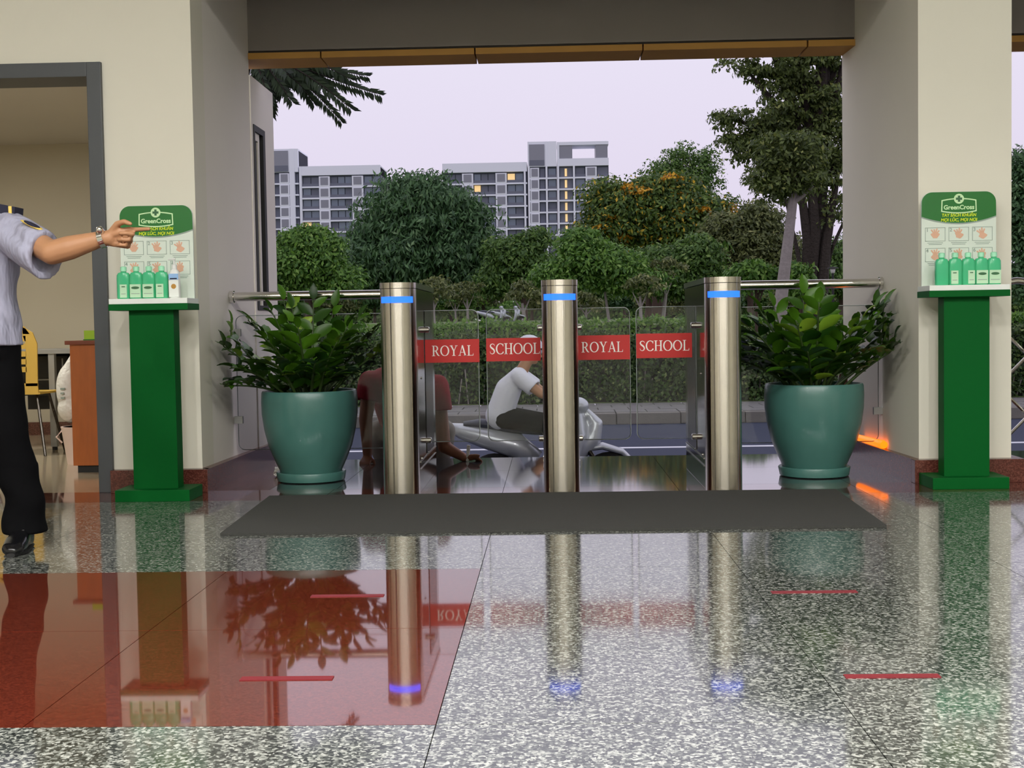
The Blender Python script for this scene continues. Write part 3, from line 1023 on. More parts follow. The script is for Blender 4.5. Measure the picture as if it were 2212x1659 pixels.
bottle(2.137 + .139, yb, 'rightmost green bottle on the right stand', (-.029, .029, True), GR_)
# white pump bottle
x, y, z = -2.063 + .126, 6.576 + .075, 1.0455
t = thing('pump_bottle', 'white pump bottle with blue label at the right end of the left stand', 'bottle', (x, y, z))
b = new_bm()
tube(b, [(x, y, z + h) for h in (0, .005, .125, .14, .15)], [(.025, .018), (.028, .02), (.028, .02), (.022, .017), (.012, .012)], 20, up=(0, 1, 0), p=3, tangents=[(0, 0, 1)] * 5)
obj('bottle_body', b, BOTW, t, smooth=40)
b = new_bm()
tube(b, [(x, y, z + .15), (x, y, z + .172), (x, y, z + .174), (x, y, z + .198)], [.014, .013, .005, .005], 14)
obj('pump_neck', b, BOTW, t, smooth=40)
b = new_bm()
tube(b, [(x + .006, y, z + .2), (x - .03, y - .006, z + .199)], [(.007, .006), (.004, .004)], 10)
obj('pump_nozzle', b, BOTW, t, smooth=40)
lb = obj('bottle_label', B(x - .025, x + .025, y - .0215, y - .0195, z + .095, z + .125), BLUEL, t)
obj('label_logo', B(x - .018, x + .018, y - .0222, y - .0214, z + .097, z + .103), NAVY, lb)
lb = obj('bottle_label', B(x - .025, x + .025, y - .0215, y - .0195, z + .006, z + .092), TRAYW, t)
b = new_bm()
prism(b, [(x + .013 * math.cos(2 * PI * i / 14), z + .06 + .013 * math.sin(2 * PI * i / 14)) for i in range(14)], y - .0222, y - .0214)
obj('label_logo', b, OCHRE, lb)

# ================================================================== POTTED PLANTS
leaf_me = None
def zz_leaf_mesh():
    b = new_bm()
    prof = [(0, .0), (.18, .34), (.42, .5), (.68, .42), (.88, .2), (1.0, 0)]
    mid = [b.verts.new((0, p[0], .06 * math.sin(PI * p[0]) - .10 * p[0] ** 2)) for p in prof]
    for s in (-1, 1):
        side = [mid[0]] + [b.verts.new((s * p[1] * .5, p[0], .07 + .06 * math.sin(PI * p[0]) - .10 * p[0] ** 2)) for p in prof[1:-1]] + [mid[-1]]
        for i in range(len(prof) - 1):
            q = [mid[i], mid[i + 1], side[i + 1], side[i]]
            q = list(dict.fromkeys(q))
            if s < 0:
                q = q[::-1]
            b.faces.new(q)
    me = bpy.data.meshes.new('leaf')
    b.to_mesh(me)
    b.free()
    for p in me.polygons:
        p.use_smooth = True
    me.materials.append(ZZLEAF)
    return me
def potted_plant(cx, cy, label, seed, stems, xlo, xhi):
    global leaf_me
    leaf_me = leaf_me or zz_leaf_mesh()
    rng = random.Random(seed)
    t = thing('potted_plant', label, 'potted plant', (cx, cy, 0), 'potted plants either side of the entrance')
    b = new_bm()
    lathe(b, [(0.0, .0005), (.17, .0005), (.192, .006), (.2, .05), (.196, .056), (.178, .056), (.176, .03), (0, .03)], (cx, cy, 0), 48)
    obj('saucer', b, POTG, t, smooth=50)
    b = new_bm()
    prof = [(0, .032), (.165, .032), (.178, .06), (.205, .12), (.238, .2), (.262, .30), (.274, .39), (.276, .46), (.273, .512), (.268, .522), (.255, .522), (.250, .50), (.248, .42), (0, .40)]
    lathe(b, prof, (cx, cy, 0), 56)
    obj('pot', b, POTG, t, smooth=50)
    b = new_bm()
    lathe(b, [(0, .475), (.15, .47), (.25, .462), (.25, .44), (0, .43)], (cx, cy, 0), 32)
    obj('soil', b, SOIL, t, smooth=True)
    for (ang, lean, ln_, bend) in stems:
        # ang: compass; lean: outward start angle from vertical; bend: extra droop at the tip
        a = math.radians(ang)
        dirh = Vector((math.cos(a), math.sin(a), 0))
        p = Vector((cx, cy, .465)) + dirh * rng.uniform(.02, .15)
        th = math.radians(lean)
        pts, n = [], 11
        for i in range(n):
            p.x = min(max(p.x, xlo + .05), xhi - .05)
            p.y = min(p.y, 7.55)
            pts.append(p.copy())
            p = p + (dirh * math.sin(th) + Vector((0, 0, 1)) * math.cos(th)) * (ln_ / (n - 1))
            th += math.radians(bend) / n
        b = new_bm()
        tube(b, pts, [.0105 - .0075 * i / (n - 1) for i in range(n)], 7)
        st = obj('stem', b, ZZSTEM, t, smooth=True)
        side_ = dirh.cross(Vector((0, 0, 1))).normalized()
        k = 11
        for j in range(k):
            f = .22 + .76 * j / (k - 1)
            q = f * (n - 1)
            i = min(n - 2, int(q))
            P = pts[i].lerp(pts[i + 1], q - i)
            T_ = (pts[i + 1] - pts[i]).normalized()
            s = 1 if j % 2 else -1
            up_ = T_.cross(side_) * -1
            if j == k - 1:
                d = T_
            else:
                d = (T_ * rng.uniform(.55, .95) + side_ * s * 1.0 + up_ * rng.uniform(-.1, .35)).normalized()
            nn = (up_ + side_ * s * -.25 + Vector((rng.uniform(-.25, .25), rng.uniform(-.25, .25), rng.uniform(0, .3)))).normalized()
            xax = d.cross(nn).normalized()
            nn = xax.cross(d)
            Mx = Matrix((xax, d, nn)).transposed()
            L_ = (.108 + .035 * math.sin(PI * f)) * rng.uniform(.82, 1.15) * (1.06 if seed == 2 else 1)
            if not xlo < P.x + d.x * L_ < xhi or P.y + d.y * L_ > 7.62:
                d = Vector((0, -1, .25)).normalized()
                nn = Vector((0, .25, 1)).normalized()
                xax = d.cross(nn).normalized()
                Mx = Matrix((xax, d, xax.cross(d))).transposed()
            o = inst('leaf', leaf_me, st, P, Mx.to_euler(), (L_ * .98, L_, L_))
def stems_left():
    S = [(85, 6, .60, 12), (60, 14, .58, 14), (130, 14, .62, 10), (200, 22, .54, 22), (175, 40, .56, 40), (190, 58, .50, 42), (150, 52, .52, 40), (230, 46, .46, 40), (255, 36, .42, 45), (285, 40, .42, 42), (310, 48, .44, 40), (340, 40, .50, 34), (5, 42, .50, 26), (20, 30, .54, 24), (40, 24, .56, 18), (110, 20, .60, 12), (165, 26, .58, 24), (330, 18, .48, 24), (270, 18, .48, 25), (215, 62, .46, 38), (245, 28, .50, 36), (205, 36, .54, 34), (300, 30, .48, 36), (225, 12, .56, 22), (320, 34, .50, 34), (185, 30, .60, 28), (270, 46, .36, 40)]
    return S
def stems_right():
    S = [(95, 4, .58, 10), (70, 12, .56, 14), (125, 16, .54, 14), (160, 28, .56, 22), (180, 44, .56, 30), (200, 50, .50, 36), (225, 42, .44, 42), (255, 36, .42, 42), (280, 38, .40, 44), (305, 40, .44, 40), (335, 44, .52, 26), (0, 42, .66, 22), (12, 34, .66, 22), (350, 50, .62, 10), (30, 26, .62, 22), (145, 40, .56, 26), (320, 22, .50, 24), (240, 20, .48, 24), (10, 18, .54, 20), (185, 16, .52, 20), (290, 24, .48, 36), (330, 30, .58, 30), (215, 28, .52, 34), (265, 10, .54, 20), (355, 26, .62, 26), (240, 50, .38, 40), (170, 34, .56, 30)]
    return S
potted_plant(-1.398, 7.43, 'leafy plant in teal glazed pot with saucer, left of the turnstiles', 1, stems_left(), -1.885, -.9)
potted_plant(1.478, 7.36, 'leafy plant in teal glazed pot with saucer, right of the turnstiles', 2, stems_right(), .99, 1.925)
# small pink tag among the stems of the right plant
o = obj('plant_tag', B(1.655, 1.70, 7.50, 7.503, .50, .565, bev=.001), mat('pink_card', srgb(206, 110, 112), .6))
tag(o, 'small pink card stuck in the soil of the right pot', 'tag')

# glowing tube added in place of an orange light's reflection by the skirting
t = thing('orange_reflection', 'orange reflection built as a glowing tube by the skirting behind the right pot', 'reflection', (1.885, 7.75, .14))
b = new_bm()
tube(b, [(1.885, 8.02, .15), (1.91, 7.62, .15), (1.914, 7.57, .15)], [.020, .024, .020], 12)
obj('reflection_tube', b, ORANGEREF, t, smooth=40)
b = new_bm()
tube(b, [(1.914, 7.575, .15), (1.9165, 7.54, .15)], [.027, .022], 12)
obj('reflection_end', b, ORANGEREF, t, smooth=40)
b = new_bm()
bmesh.ops.create_icosphere(b, subdivisions=3, radius=.035, matrix=Matrix.Translation((-1.62, 7.62, .028)))
rr = random.Random(4)
for v in b.verts:
    v.co += Vector((rr.uniform(-1, 1), rr.uniform(-1, 1), rr.uniform(-.8, .8))) * .009
o = obj('crumpled_tissue', b, PLASTW)
tag(o, 'crumpled white tissue on the floor behind the left pot', 'tissue')
# ================================================================== GUARD ROOM FURNITURE
t = thing('plywood_chair', 'yellow plywood chair with slotted back and metal legs inside the guard room', 'chair', (-4.1, 9.1, 0))
cxc, cyc = at(38, 800, 9.1).x, 9.1
b = new_bm()
for i in range(5):
    z0 = .60 + i * .055
    prism(b, [(cxc - .13, z0), (cxc + .07, z0), (cxc + .07, z0 + .038), (cxc - .13, z0 + .038)], cyc - .012, cyc + .0)
prism(b, [(cxc + .06, .50), (cxc + .145, .50), (cxc + .15, .80), (cxc + .12, .88), (cxc + .05, .92), (cxc + .05, .86), (cxc + .07, .80)], cyc - .012, cyc)
prism(b, [(cxc - .22, .50), (cxc - .13, .50), (cxc - .13, .86), (cxc - .11, .92), (cxc - .18, .90), (cxc - .22, .84)], cyc - .012, cyc)
prism(b, [(cxc - .18, .87), (cxc + .10, .87), (cxc + .06, .925), (cxc - .12, .925)], cyc - .012, cyc)
prism(b, [(cxc - .22, .44), (cxc + .15, .44), (cxc + .145, .52), (cxc - .22, .52)], cyc - .012, cyc)
obj('backrest', b, YWOOD, t)
obj('seat', B(cxc - .21, cxc + .16, cyc - .01, cyc + .40, .44, .455, bev=.005), YWOOD, t)
for sx_, sy_ in ((-1, 0), (1, 0), (-1, 1), (1, 1)):
    b = new_bm()
    tube(b, [(cxc - .03 + sx_ * .13, cyc + .08 + sy_ * .22, .44), (cxc - .03 + sx_ * .21, cyc + .0 + sy_ * .38, 0)], .011, 8)
    obj('leg', b, DARKST, t)
t = thing('desk', 'black and grey metal desk against the guard room back wall', 'desk', (-3.9, 10.2, 0))
dx0, dx1 = at(58, 800, 10.0).x, -3.0
obj('desk_top', B(dx0 - .05, dx1, 9.55, 10.3, .72, .75), DESKG, t)
obj('modesty_panel', B(dx0, dx1, 10.0, 10.03, .28, .72), DESKB, t)
obj('drawer_unit', B(dx0 + .02, dx0 + .42, 9.75, 10.0, .40, .70, bev=.005), DESKB, t)
b = new_bm()
hz = .62
tube(b, [(dx0 + .1, 9.745, hz - .10), (dx0 + .36, 9.745, hz - .10), (dx0 + .38, 9.745, hz - .08), (dx0 + .38, 9.745, hz + .06)], .006, 6)
obj('handle', b, DESKG, t)
lx = at(116, 900, 9.57).x
for xx in (lx, dx1 - .06):
    obj('leg', B(xx - .022, xx + .022, 9.555, 9.60, 0.025, .72), DESKG, t)
    b = new_bm()
    tube(b, [(xx, 9.577, 0), (xx, 9.577, .025)], .02, 10)
    obj('foot', b, BLACK, t)
cab0, cab1 = at(158, 900, 8.0), at(230, 900, 8.0)
t = thing('wooden_cabinet', 'tall orange-brown wooden cabinet just inside the guard room door', 'cabinet', (-2.85, 8.15, 0))
obj('body', B(cab0.x, -2.58, 7.98, 8.38, .045, .80), WOODC, t)
obj('top', B(cab0.x - .025, -2.56, 7.96, 8.40, .80, .825, bev=.004), WOODT, t)
obj('plinth', B(cab0.x + .02, -2.6, 8.0, 8.36, 0, .045), BLACK, t)
q0, q1 = at(181, 714, 8.08), at(203, 738, 8.08)
t = thing('note_block', 'lime green note block on top of the wooden cabinet', 'note pad', ((q0.x + q1.x) / 2, 8.1, .825))
obj('paper_stack', B(q0.x, q1.x + .03, 8.08, 8.12, .8255, q0.z, bev=.002), LIMEG, t)
obj('pad_base', B(q0.x - .004, q1.x + .034, 8.075, 8.125, .8252, .832), GREENH, t)
pc = at(152, 888, 8.55)
b = new_bm()
ell(b, (pc.x, 8.55, .50), (.085, .10, .17), 20, 14)
ell(b, (pc.x + .02, 8.55, .37), (.10, .11, .10), 20, 10)
rcone(b, (pc.x, 8.55, .62), (pc.x + .03, 8.55, .72), .05, .02)
b = remesh(b, .012, 3)
rr = random.Random(2)
t = thing('plastic_bag', 'white printed plastic bag behind the wooden cabinet, on the white bin', 'bag', (pc.x, 8.55, .28))
obj('bag_body', b, PLASTW, t, smooth=True)
b = new_bm()
for zz, ww in ((.50, .03), (.47, .022), (.44, .026)):
    box(b, pc.x - .02, pc.x - .02 + ww, 8.437, 8.447, zz, zz + .012)
obj('print', b, GREYP, t)
t = thing('waste_bin', 'small white bin on the floor behind the wooden cabinet', 'bin', (pc.x + .03, 8.55, 0))
b = new_bm()
tube(b, [(pc.x + .06, 8.55, 0.0), (pc.x + .06, 8.55, .22), (pc.x + .06, 8.55, .25), (pc.x + .06, 8.55, .25), (pc.x + .06, 8.55, .03)], [.085, .115, .122, .108, .075], 20)
obj('bin_body', b, PINKB, t, smooth=40)
b = new_bm()
tube(b, [(pc.x - .02, 8.44, .23), (pc.x - .05, 8.42, .19), (pc.x - .02, 8.44, .15)], .006, 6)
obj('handle', b, PINKB, t)

# ================================================================== ACCORDION GATE right of the right pillar
t = thing('accordion_gate', 'stainless folding accordion gate of hoops and crossed bars right of the right pillar', 'gate', (2.9, 7.3, 0))
for i in range(4):
    x0, x1, yy = 2.49 + i * .30, 2.49 + i * .30 + .24, 7.35
    b = new_bm()
    pts = [(x0, yy, .06)] + [((x0 + x1) / 2 - (x1 - x0) / 2 * math.cos(PI * k / 10), yy, .98 + .10 * math.sin(PI * k / 10)) for k in range(11)] + [(x1, yy, .06)]
    tube(b, pts, .019, 10, up=(0, 1, 0))
    obj('hoop', b, CHROME, t, smooth=40)
    obj('foot', B(x0 - .03, x1 + .03, yy - .10, yy + .10, .012, .06, bev=.01), CHROME if i % 2 == 0 else DARKST, t)
    for fx in (x0, x1):
        b = new_bm()
        tube(b, [(fx, yy - .10, .02), (fx, yy + .1, .02)], .019, 10)
        obj('wheel', b, BLACK, t)
for i in range(3):
    for z0 in (.18, .52):
        x0, x1 = 2.52 + i * .30, 2.82 + i * .30
        for a, c in ((z0, z0 + .30), (z0 + .30, z0)):
            b = new_bm()
            tube(b, [(x0, 7.325 if a < c else 7.375, a), (x1, 7.325 if a < c else 7.375, c)], .009, 6)
            obj('scissor_bar', b, CHROME, t)

# ================================================================== PEOPLE
def hand(bm, W, d, n, s, size, curls, thumb):
    """W wrist, d finger direction, n palm normal, s towards the thumb side; joins round cones to bm"""
    W, d, n, s = Vector(W), Vector(d).normalized(), Vector(n).normalized(), Vector(s).normalized()
    offs = [.029, .010, -.010, -.028]
    plen = [.086, .088, .083, .074]
    flen = [.074, .082, .076, .060]
    rad = [.0092, .0095, .009, .0082]
    for i in range(4):
        a = W + s * (offs[i] * .55 * size) + d * (.008 * size)
        k = W + s * (offs[i] * size) + d * (plen[i] * size)
        rcone(bm, a, k, .014 * size, .0112 * size, 10, 3)
        ang = 0
        p = k
        for j, fr in enumerate((.45, .30, .25)):
            ang += math.radians(curls[i][j])
            v = d * math.cos(ang) + n * math.sin(ang)
            q = p + v * (flen[i] * fr * size)
            rcone(bm, p, q, rad[i] * size * (1 - .06 * j), rad[i] * size * (.94 - .07 * j), 10, 3)
            p = q
    rcone(bm, W + d * .02 * size + s * .012 * size + n * .006 * size, W + d * .055 * size + s * .02 * size + n * .008 * size, .017 * size, .013 * size, 10, 3)
    p = W + d * (.022 * size) + s * (.022 * size) + n * .006 * size
    for (fd, fs, fn, L_, r0, r1) in thumb:
        v = (d * fd + s * fs + n * fn).normalized()
        q = p + v * (L_ * size)
        rcone(bm, p, q, r0 * size, r1 * size, 10, 3)
        p = q
    return bm
def head(bm, c, f, up, k=1.0):
    """c head centre, f facing, up: skull, jaw, nose, ears, brow; eyes sit at half height"""
    c, f, up = Vector(c), Vector(f).normalized(), Vector(up).normalized()
    f = (f - up * f.dot(up)).normalized()
    r = f.cross(up)
    R_ = Matrix((r, f, up)).transposed()
    P = lambda a, b_, h: c + (r * a + f * b_ + up * h) * k
    ell(bm, P(0, -.008, .025), (.076 * k, .095 * k, .092 * k), 20, 12, R_)
    ell(bm, P(0, .018, -.035), (.061 * k, .070 * k, .072 * k), 20, 12, R_)
    ell(bm, P(0, .05, -.083), (.030 * k, .028 * k, .024 * k), 14, 8, R_)
    rcone(bm, P(0, .084, .008), P(0, .105, -.030), .008 * k, .013 * k, 10, 3)
    for s in (-1, 1):
        rcone(bm, P(s * .008, .094, -.035), P(s * .013, .088, -.036), .008 * k, .007 * k, 8, 3)
        ell(bm, P(s * .077, -.008, -.008), (.010 * k, .020 * k, .031 * k), 10, 8, R_)
        rcone(bm, P(s * .012, .082, .022), P(s * .045, .072, .024), .009 * k, .008 * k, 8, 3)
    ell(bm, P(0, .082, -.058), (.022 * k, .012 * k, .007 * k), 10, 6, R_)
    return P, R_
def face_parts(root, P, R_, k, hair=True):
    for s in (-1, 1):
        b = new_bm()
        ell(b, P(s * .031, .0745, .002), (.0135 * k, .0135 * k, .0105 * k), 12, 8, R_)
        e = obj('eye', b, EYEW, root, smooth=True)
        b = new_bm()
        ell(b, P(s * .031, .0855, .002), (.006 * k, .004 * k, .006 * k), 10, 6, R_)
        obj('iris', b, HAIR, e, smooth=True)
        b = new_bm()
        rcone(b, P(s * .014, .090, .026), P(s * .046, .079, .029), .004 * k, .003 * k, 8, 2)
        obj('eyebrow', b, HAIR, root, smooth=True)
    b = new_bm()
    ell(b, P(0, .0895, -.056), (.022 * k, .007 * k, .0045 * k), 12, 6, R_)
    obj('mouth', b, LIPM, root, smooth=True)
    if hair:
        b = new_bm()
        ell(b, P(0, -.018, .040), (.083 * k, .098 * k, .090 * k), 20, 12, R_)
        ell(b, P(0, -.045, -.005), (.078 * k, .070 * k, .075 * k), 20, 12, R_)
        b = remesh(b, .008, 2)
        obj('hair', b, HAIR, root, smooth=True)

# ---- the guard at the left edge, left arm stretched out, pointing
YG = 5.20
gx = at(-52, 800, YG).x
root = thing('person', 'guard in pale lilac short-sleeved shirt and black trousers, pointing with outstretched arm by the door', 'person', (gx, YG, 0))
V3 = Vector
sh = at(14, 486, 5.22)                          # visible shoulder joint
el_ = at(112, 546, 4.98)
wr = at(226, 514, 4.97)
hand_d = V3((1.0, -0.06, -0.02)).normalized()
bm = new_bm()
# torso, pelvis, neck
rcone(bm, (gx, YG, .92), (gx, YG, 1.05), .095, .09)
for s in (-1, 1):
    rcone(bm, (gx + s * .055, YG, .90), (gx + s * .05, YG, 1.20), .085, .085)
    rcone(bm, (gx + s * .06, YG, 1.20), (gx + s * .10, YG, 1.315), .082, .062)
rcone(bm, (gx, YG + .01, 1.33), (gx, YG - .005, 1.50), .062, .056)
P, R_ = head(bm, (gx, YG - .02, 1.565), (.35, -1, -.05), (0, 0, 1), 1.0)
# legs: the same joints carry the trouser legs further down
fxl = at(42, 1185, 5.1)
ank = V3((fxl.x - .012, 5.19, .10))
LEGS = [(V3((gx + .088, YG, .86)), V3(((gx + .088 + ank.x) / 2 - .006, 5.17, .48)), ank), (V3((gx - .088, YG, .86)), V3((gx - .115, YG - .03, .48)), V3((gx - .135, YG + .02, .10)))]
for h_, k_, a_ in LEGS:
    rcone(bm, h_, k_, .078, .054)
    rcone(bm, k_, a_, .052, .036)
    rcone(bm, a_ + V3((0, .02, -.045)), a_ + V3((0, -.09, -.062)), .026, .018)
# pointing arm
rcone(bm, sh, el_, .056, .047)
rcone(bm, el_, el_.lerp(wr, .35), .047, .047)
rcone(bm, el_.lerp(wr, .35), wr, .047, .029)
rcone(bm, wr - (wr - el_).normalized() * .02, wr + hand_d * .02, .030, .029)
hand(bm, wr + hand_d * .01, hand_d, V3((-.05, -1, .05)), V3((.03, -.08, 1)), 1.10,
     [(6, 10, 6), (62, 78, 40), (76, 84, 46), (84, 84, 46)],
     [(.7, .75, .35, .036, .0145, .012), (1.0, .25, .35, .032, .0115, .010), (1.0, -.35, .25, .026, .010, .008)])
# other arm hanging
shR = V3((gx - .185, YG + .01, 1.33))
elR = V3((gx - .25, YG + .03, 1.05))
wrR = V3((gx - .24, YG - .05, .81))
rcone(bm, shR, elR, .054, .043)
rcone(bm, elR, wrR, .043, .028)
hand(bm, wrR, (0.02, -.15, -1), (1, .1, 0), (0, -1, .15), 1.05, [(14, 20, 14)] * 4, [(.8, .7, .3, .036, .0145, .012), (1, .3, .3, .032, .0115, .010), (1, .1, .2, .026, .010, .008)])
bm = remesh(bm, .0052, 3)
obj('body', bm, SKIN, root, smooth=True)
face_parts(root, P, R_, 1.0)
# shirt
bm = new_bm()
hem = .845
tors = [(hem - .015, .192, .140), (.90, .180, .136), (1.02, .172, .130), (1.14, .174, .130), (1.24, .178, .126), (1.32, .176, .106), (1.375, .140, .084), (1.415, .082, .072), (1.43, .074, .068)]
tube(bm, [(gx, YG, z) for z, a, c in tors], [(a, c) for z, a, c in tors], 28, up=(0, 1, 0), p=2.4, tangents=[(0, 0, 1)] * len(tors))
def sleeve(bm, S, E, r0, r1, inner, frac=1.0, tw=None):
    S, E = V3(S), V3(E)
    t_ = (E - S).normalized()
    tt = V3(tw).normalized() if tw else t_
    e = S.lerp(E, frac)
    pts = [S - t_ * .03, S, S.lerp(e, .5), e, e - tt * .004, e - tt * .05]
    tube(bm, pts, [r0 * .7, r0, (r0 + r1) / 2, r1, inner + .006, inner], 22, tangents=[t_, t_, (t_ + tt), tt, tt, tt])
hemc = at(97, 553, 5.02)
sleeve(bm, sh + V3((-.02, 0, -.012)), hemc, .083, .098, .060, 1.0, tw=(1, -.35, -.10))
rcone(bm, sh + V3((-.06, 0, .0)), sh + V3((.0, 0, -.01)), .075, .072)
sleeve(bm, shR + V3((.02, 0, -.01)), elR + V3((0, 0, -.02)), .076, .078, .055, .95)
rcone(bm, shR + V3((.06, 0, .0)), shR + V3((0, 0, -.01)), .072, .07)
bm = remesh(bm, .008, 5)
# cloth folds: gentle creases running down from the arm pit and across the sleeve
for v in bm.verts:
    x, y, z = v.co
    f = .006 * math.sin(26 * x + 9 * z + 2 * math.sin(11 * z)) * min(1, max(0, (1.40 - z) * 5))
    f += .005 * math.sin(15 * z - 34 * x + 1.3)
    f -= .012 * max(0, math.sin(38 * (x - gx) + 16 * z + 1.5 * math.sin(7 * z + 9 * x))) ** 4
    f -= .011 * max(0, math.sin(30 * z + 21 * (x - gx) + 2.2)) ** 5 * (1 if x > gx + .12 else .4)
    v.co += V3((0, -1, 0)) * f + V3((1, 0, .3)) * (.004 * math.sin(31 * z + 7 * x))
shirt = obj('shirt', bm, SHIRT, root, smooth=True)
# collar, epaulette with a gold bar, sleeve badge
b = new_bm()
tube(b, [(gx, YG, 1.405), (gx, YG, 1.45)], [(.078, .074), (.066, .064)], 24, caps=False)
bmesh.ops.solidify(b, geom=list(b.faces), thickness=.004)
obj('collar', b, SHIRT, root, smooth=True)
for s, u0, u1 in ((1, -20, 42), (-1, -146, -84)):
    e0, e1 = at(u0, 440, 5.2), at(u1, 441, 5.2)
    b = new_bm()
    za, zb = (1.392, 1.375) if s > 0 else (1.375, 1.392)
    prism(b, [(e0.x, za - .022), (e1.x, zb - .028), (e1.x + (.004 if s > 0 else 0), zb + .008), (e0.x, za + .016)], YG - .055, YG + .03)
    ep = obj('epaulette', b, NAVY, root)
    gx_ = e1.x - .022 if s > 0 else e0.x + .010
    gz = (zb if s > 0 else za)
    obj('gold_bar', B(gx_, gx_ + .013, YG - .0575, YG + .032, gz - .027, gz + .011), GOLD, ep)
bd = at(72, 488, 5.04)
b = new_bm()
ell(b, bd, (.055, .030, .008), 16, 8, Matrix.Rotation(math.radians(26), 3, 'Y'))
bdg = obj('sleeve_badge', b, GOLD, root, smooth=True)
b = new_bm()
ell(b, bd + V3((.0, -.012, .004)), (.036, .022, .008), 16, 8, Matrix.Rotation(math.radians(26), 3, 'Y'))
obj('badge_centre', b, NAVY, bdg, smooth=True)
# steel wristwatch
ax = (wr - el_).normalized()
b = new_bm()
wc = wr - ax * .008
tube(b, [wc - ax * .011, wc - ax * .010, wc + ax * .010, wc + ax * .011], [.031, .037, .036, .030], 24)
wt = obj('wristwatch', b, CHROME, root, smooth=40)
b = new_bm()
q = wc + V3((0, -.024, .026))
rcone(b, q, q + V3((0, -.006, .006)), .015, .014, 14, 2)
obj('watch_case', b, CHROME, wt, smooth=True)
# trousers
bm = new_bm()
tube(bm, [(gx, YG, z) for z in (.78, .84, .90, .96)], [(.176, .132), (.174, .130), (.166, .124), (.160, .118)], 26, up=(0, 1, 0), p=2.4, tangents=[(0, 0, 1)] * 4)
for h_, k_, a_ in LEGS:
    tube(bm, [h_ + V3((0, 0, .06)), h_ - V3((0, 0, .08)), k_, V3((a_.x, a_.y, .22)), V3((a_.x, a_.y, .065))], [.084, .094, .084, .078, .088], 22, tangents=[(0, 0, -1)] * 5)
bm = remesh(bm, .009, 3)
for v in bm.verts:
    x, y, z = v.co
    v.co += V3((.0035 * math.sin(40 * z), -.004 * math.sin(28 * z + 20 * x), 0)) * (1.4 if z < .35 else .7)
tr = obj('trousers', bm, TROUSER, root, smooth=True)
b = new_bm()
tube(b, [(gx, YG, .925), (gx, YG, .962)], [(.170, .126), (.166, .123)], 26, up=(0, 1, 0), p=2.4, tangents=[(0, 0, 1)] * 2)
obj('belt', b, SHOEM, tr, smooth=40)
def shoe(root, x, y, yaw=0.0, m=None):
    b = new_bm()
    tube(b, [(0, .07, .045), (0, .05, .052), (0, -.02, .052), (0, -.09, .040), (0, -.15, .028), (0, -.175, .022)], [(.030, .040), (.036, .050), (.038, .048), (.046, .034), (.042, .025), (.018, .012)], 18, tangents=[(0, -1, 0)] * 6, p=2.5)
    tube(b, [(0, .03, .05), (0, .03, .12)], [.040, .043], 16)
    b = remesh(b, .006, 3)
    for v in b.verts:
        if v.co.z < .004:
            v.co.z = .004
    Mx = Matrix.Translation((x, y, 0)) @ Matrix.Rotation(yaw, 4, 'Z')
    b.transform(Mx)
    so = obj('shoe', b, SHOEM, root, smooth=True)
    b = new_bm()
    tube(b, [(0, .085, .008), (0, .02, .008), (0, -.10, .008), (0, -.178, .008)], [(.026, .008), (.037, .008), (.048, .008), (.016, .008)], 18, tangents=[(0, -1, 0)] * 4, p=3)
    b.transform(Mx)
    obj('sole', b, BLACK, so, smooth=40)
    b = new_bm()
    for i in range(3):
        rcone(b, (-.02, -.045 - i * .018, .088 - i * .013), (.02, -.05 - i * .018, .087 - i * .013), .003, .003, 8, 2)
    b.transform(Mx)
    obj('laces', b, BLACK, so)
for (h_, k_, a_), yw in zip(LEGS, (8, -14)):
    shoe(root, a_.x, a_.y - .03, math.radians(yw))

# ---- the crouching man in maroon behind the left turnstile
YM = 8.42
mx_ = at(874, 850, YM).x
root = thing('person', 'crouching man in maroon T-shirt leaning on the porch edge behind the left turnstile', 'person', (mx_, 8.8, -.23))
shA = at(800, 826, 8.40)
elA = at(790, 905, 8.36)
wrA = at(794, 985, 8.34)
shB = at(944, 834, 8.42)
elB = at(960, 965, 8.40)
wrB = at(1002, 988, 8.36)
bm = new_bm()
shm = (shA + shB) / 2
hip = V3((shm.x, 8.98, .10))
for s, S in ((-1, shA), (1, shB)):
    rcone(bm, hip + V3((s * .06, 0, 0)), shm.lerp(S, .5) + V3((0, .06, -.01)), .115, .10)
    rcone(bm, shm.lerp(S, .5) + V3((0, .04, -.02)), S, .085, .06)
nk = shm + V3((0, -.02, .03))
rcone(bm, nk, nk + V3((0, -.10, .05)), .062, .055)
P, R_ = head(bm, nk + V3((0, -.17, .075)), (0.25, -.75, -.65), (0, -.55, .85), .98)
rcone(bm, shA, elA, .056, .044)
rcone(bm, elA, wrA, .045, .030)
hand(bm, wrA, (-.1, -.75, -.45), (0, .4, -1), (1, 0, 0), 1.0, [(18, 22, 14)] * 4, [(.6, .8, .2, .036, .0145, .012), (1, .3, .2, .032, .0115, .010), (1, .1, .1, .026, .010, .008)])
rcone(bm, shB, elB, .054, .044)
rcone(bm, elB, wrB, .043, .029)
hand(bm, wrB, (1, -.12, -.05), (0, -.25, -1), (0.1, -1, .2), 1.0, [(35, 40, 25), (40, 45, 25), (48, 45, 25), (52, 45, 25)], [(.8, .5, -.5, .034, .0145, .012), (1, .1, -.2, .030, .0115, .010), (1, -.1, .1, .024, .010, .008)])
for s in (-1, 1):
    k_ = hip + V3((s * .22, -.18, .06))
    f_ = hip + V3((s * .17, -.12, -.28))
    rcone(bm, hip + V3((s * .09, 0, 0)), k_, .088, .062)
    rcone(bm, k_, f_, .060, .040)
    rcone(bm, f_ + V3((0, .03, -.012)), f_ + V3((s * .01, -.09, -.018)), .032, .026)
bm = remesh(bm, .007, 3)
obj('body', bm, SKIND, root, smooth=True)
face_parts(root, P, R_, .98)
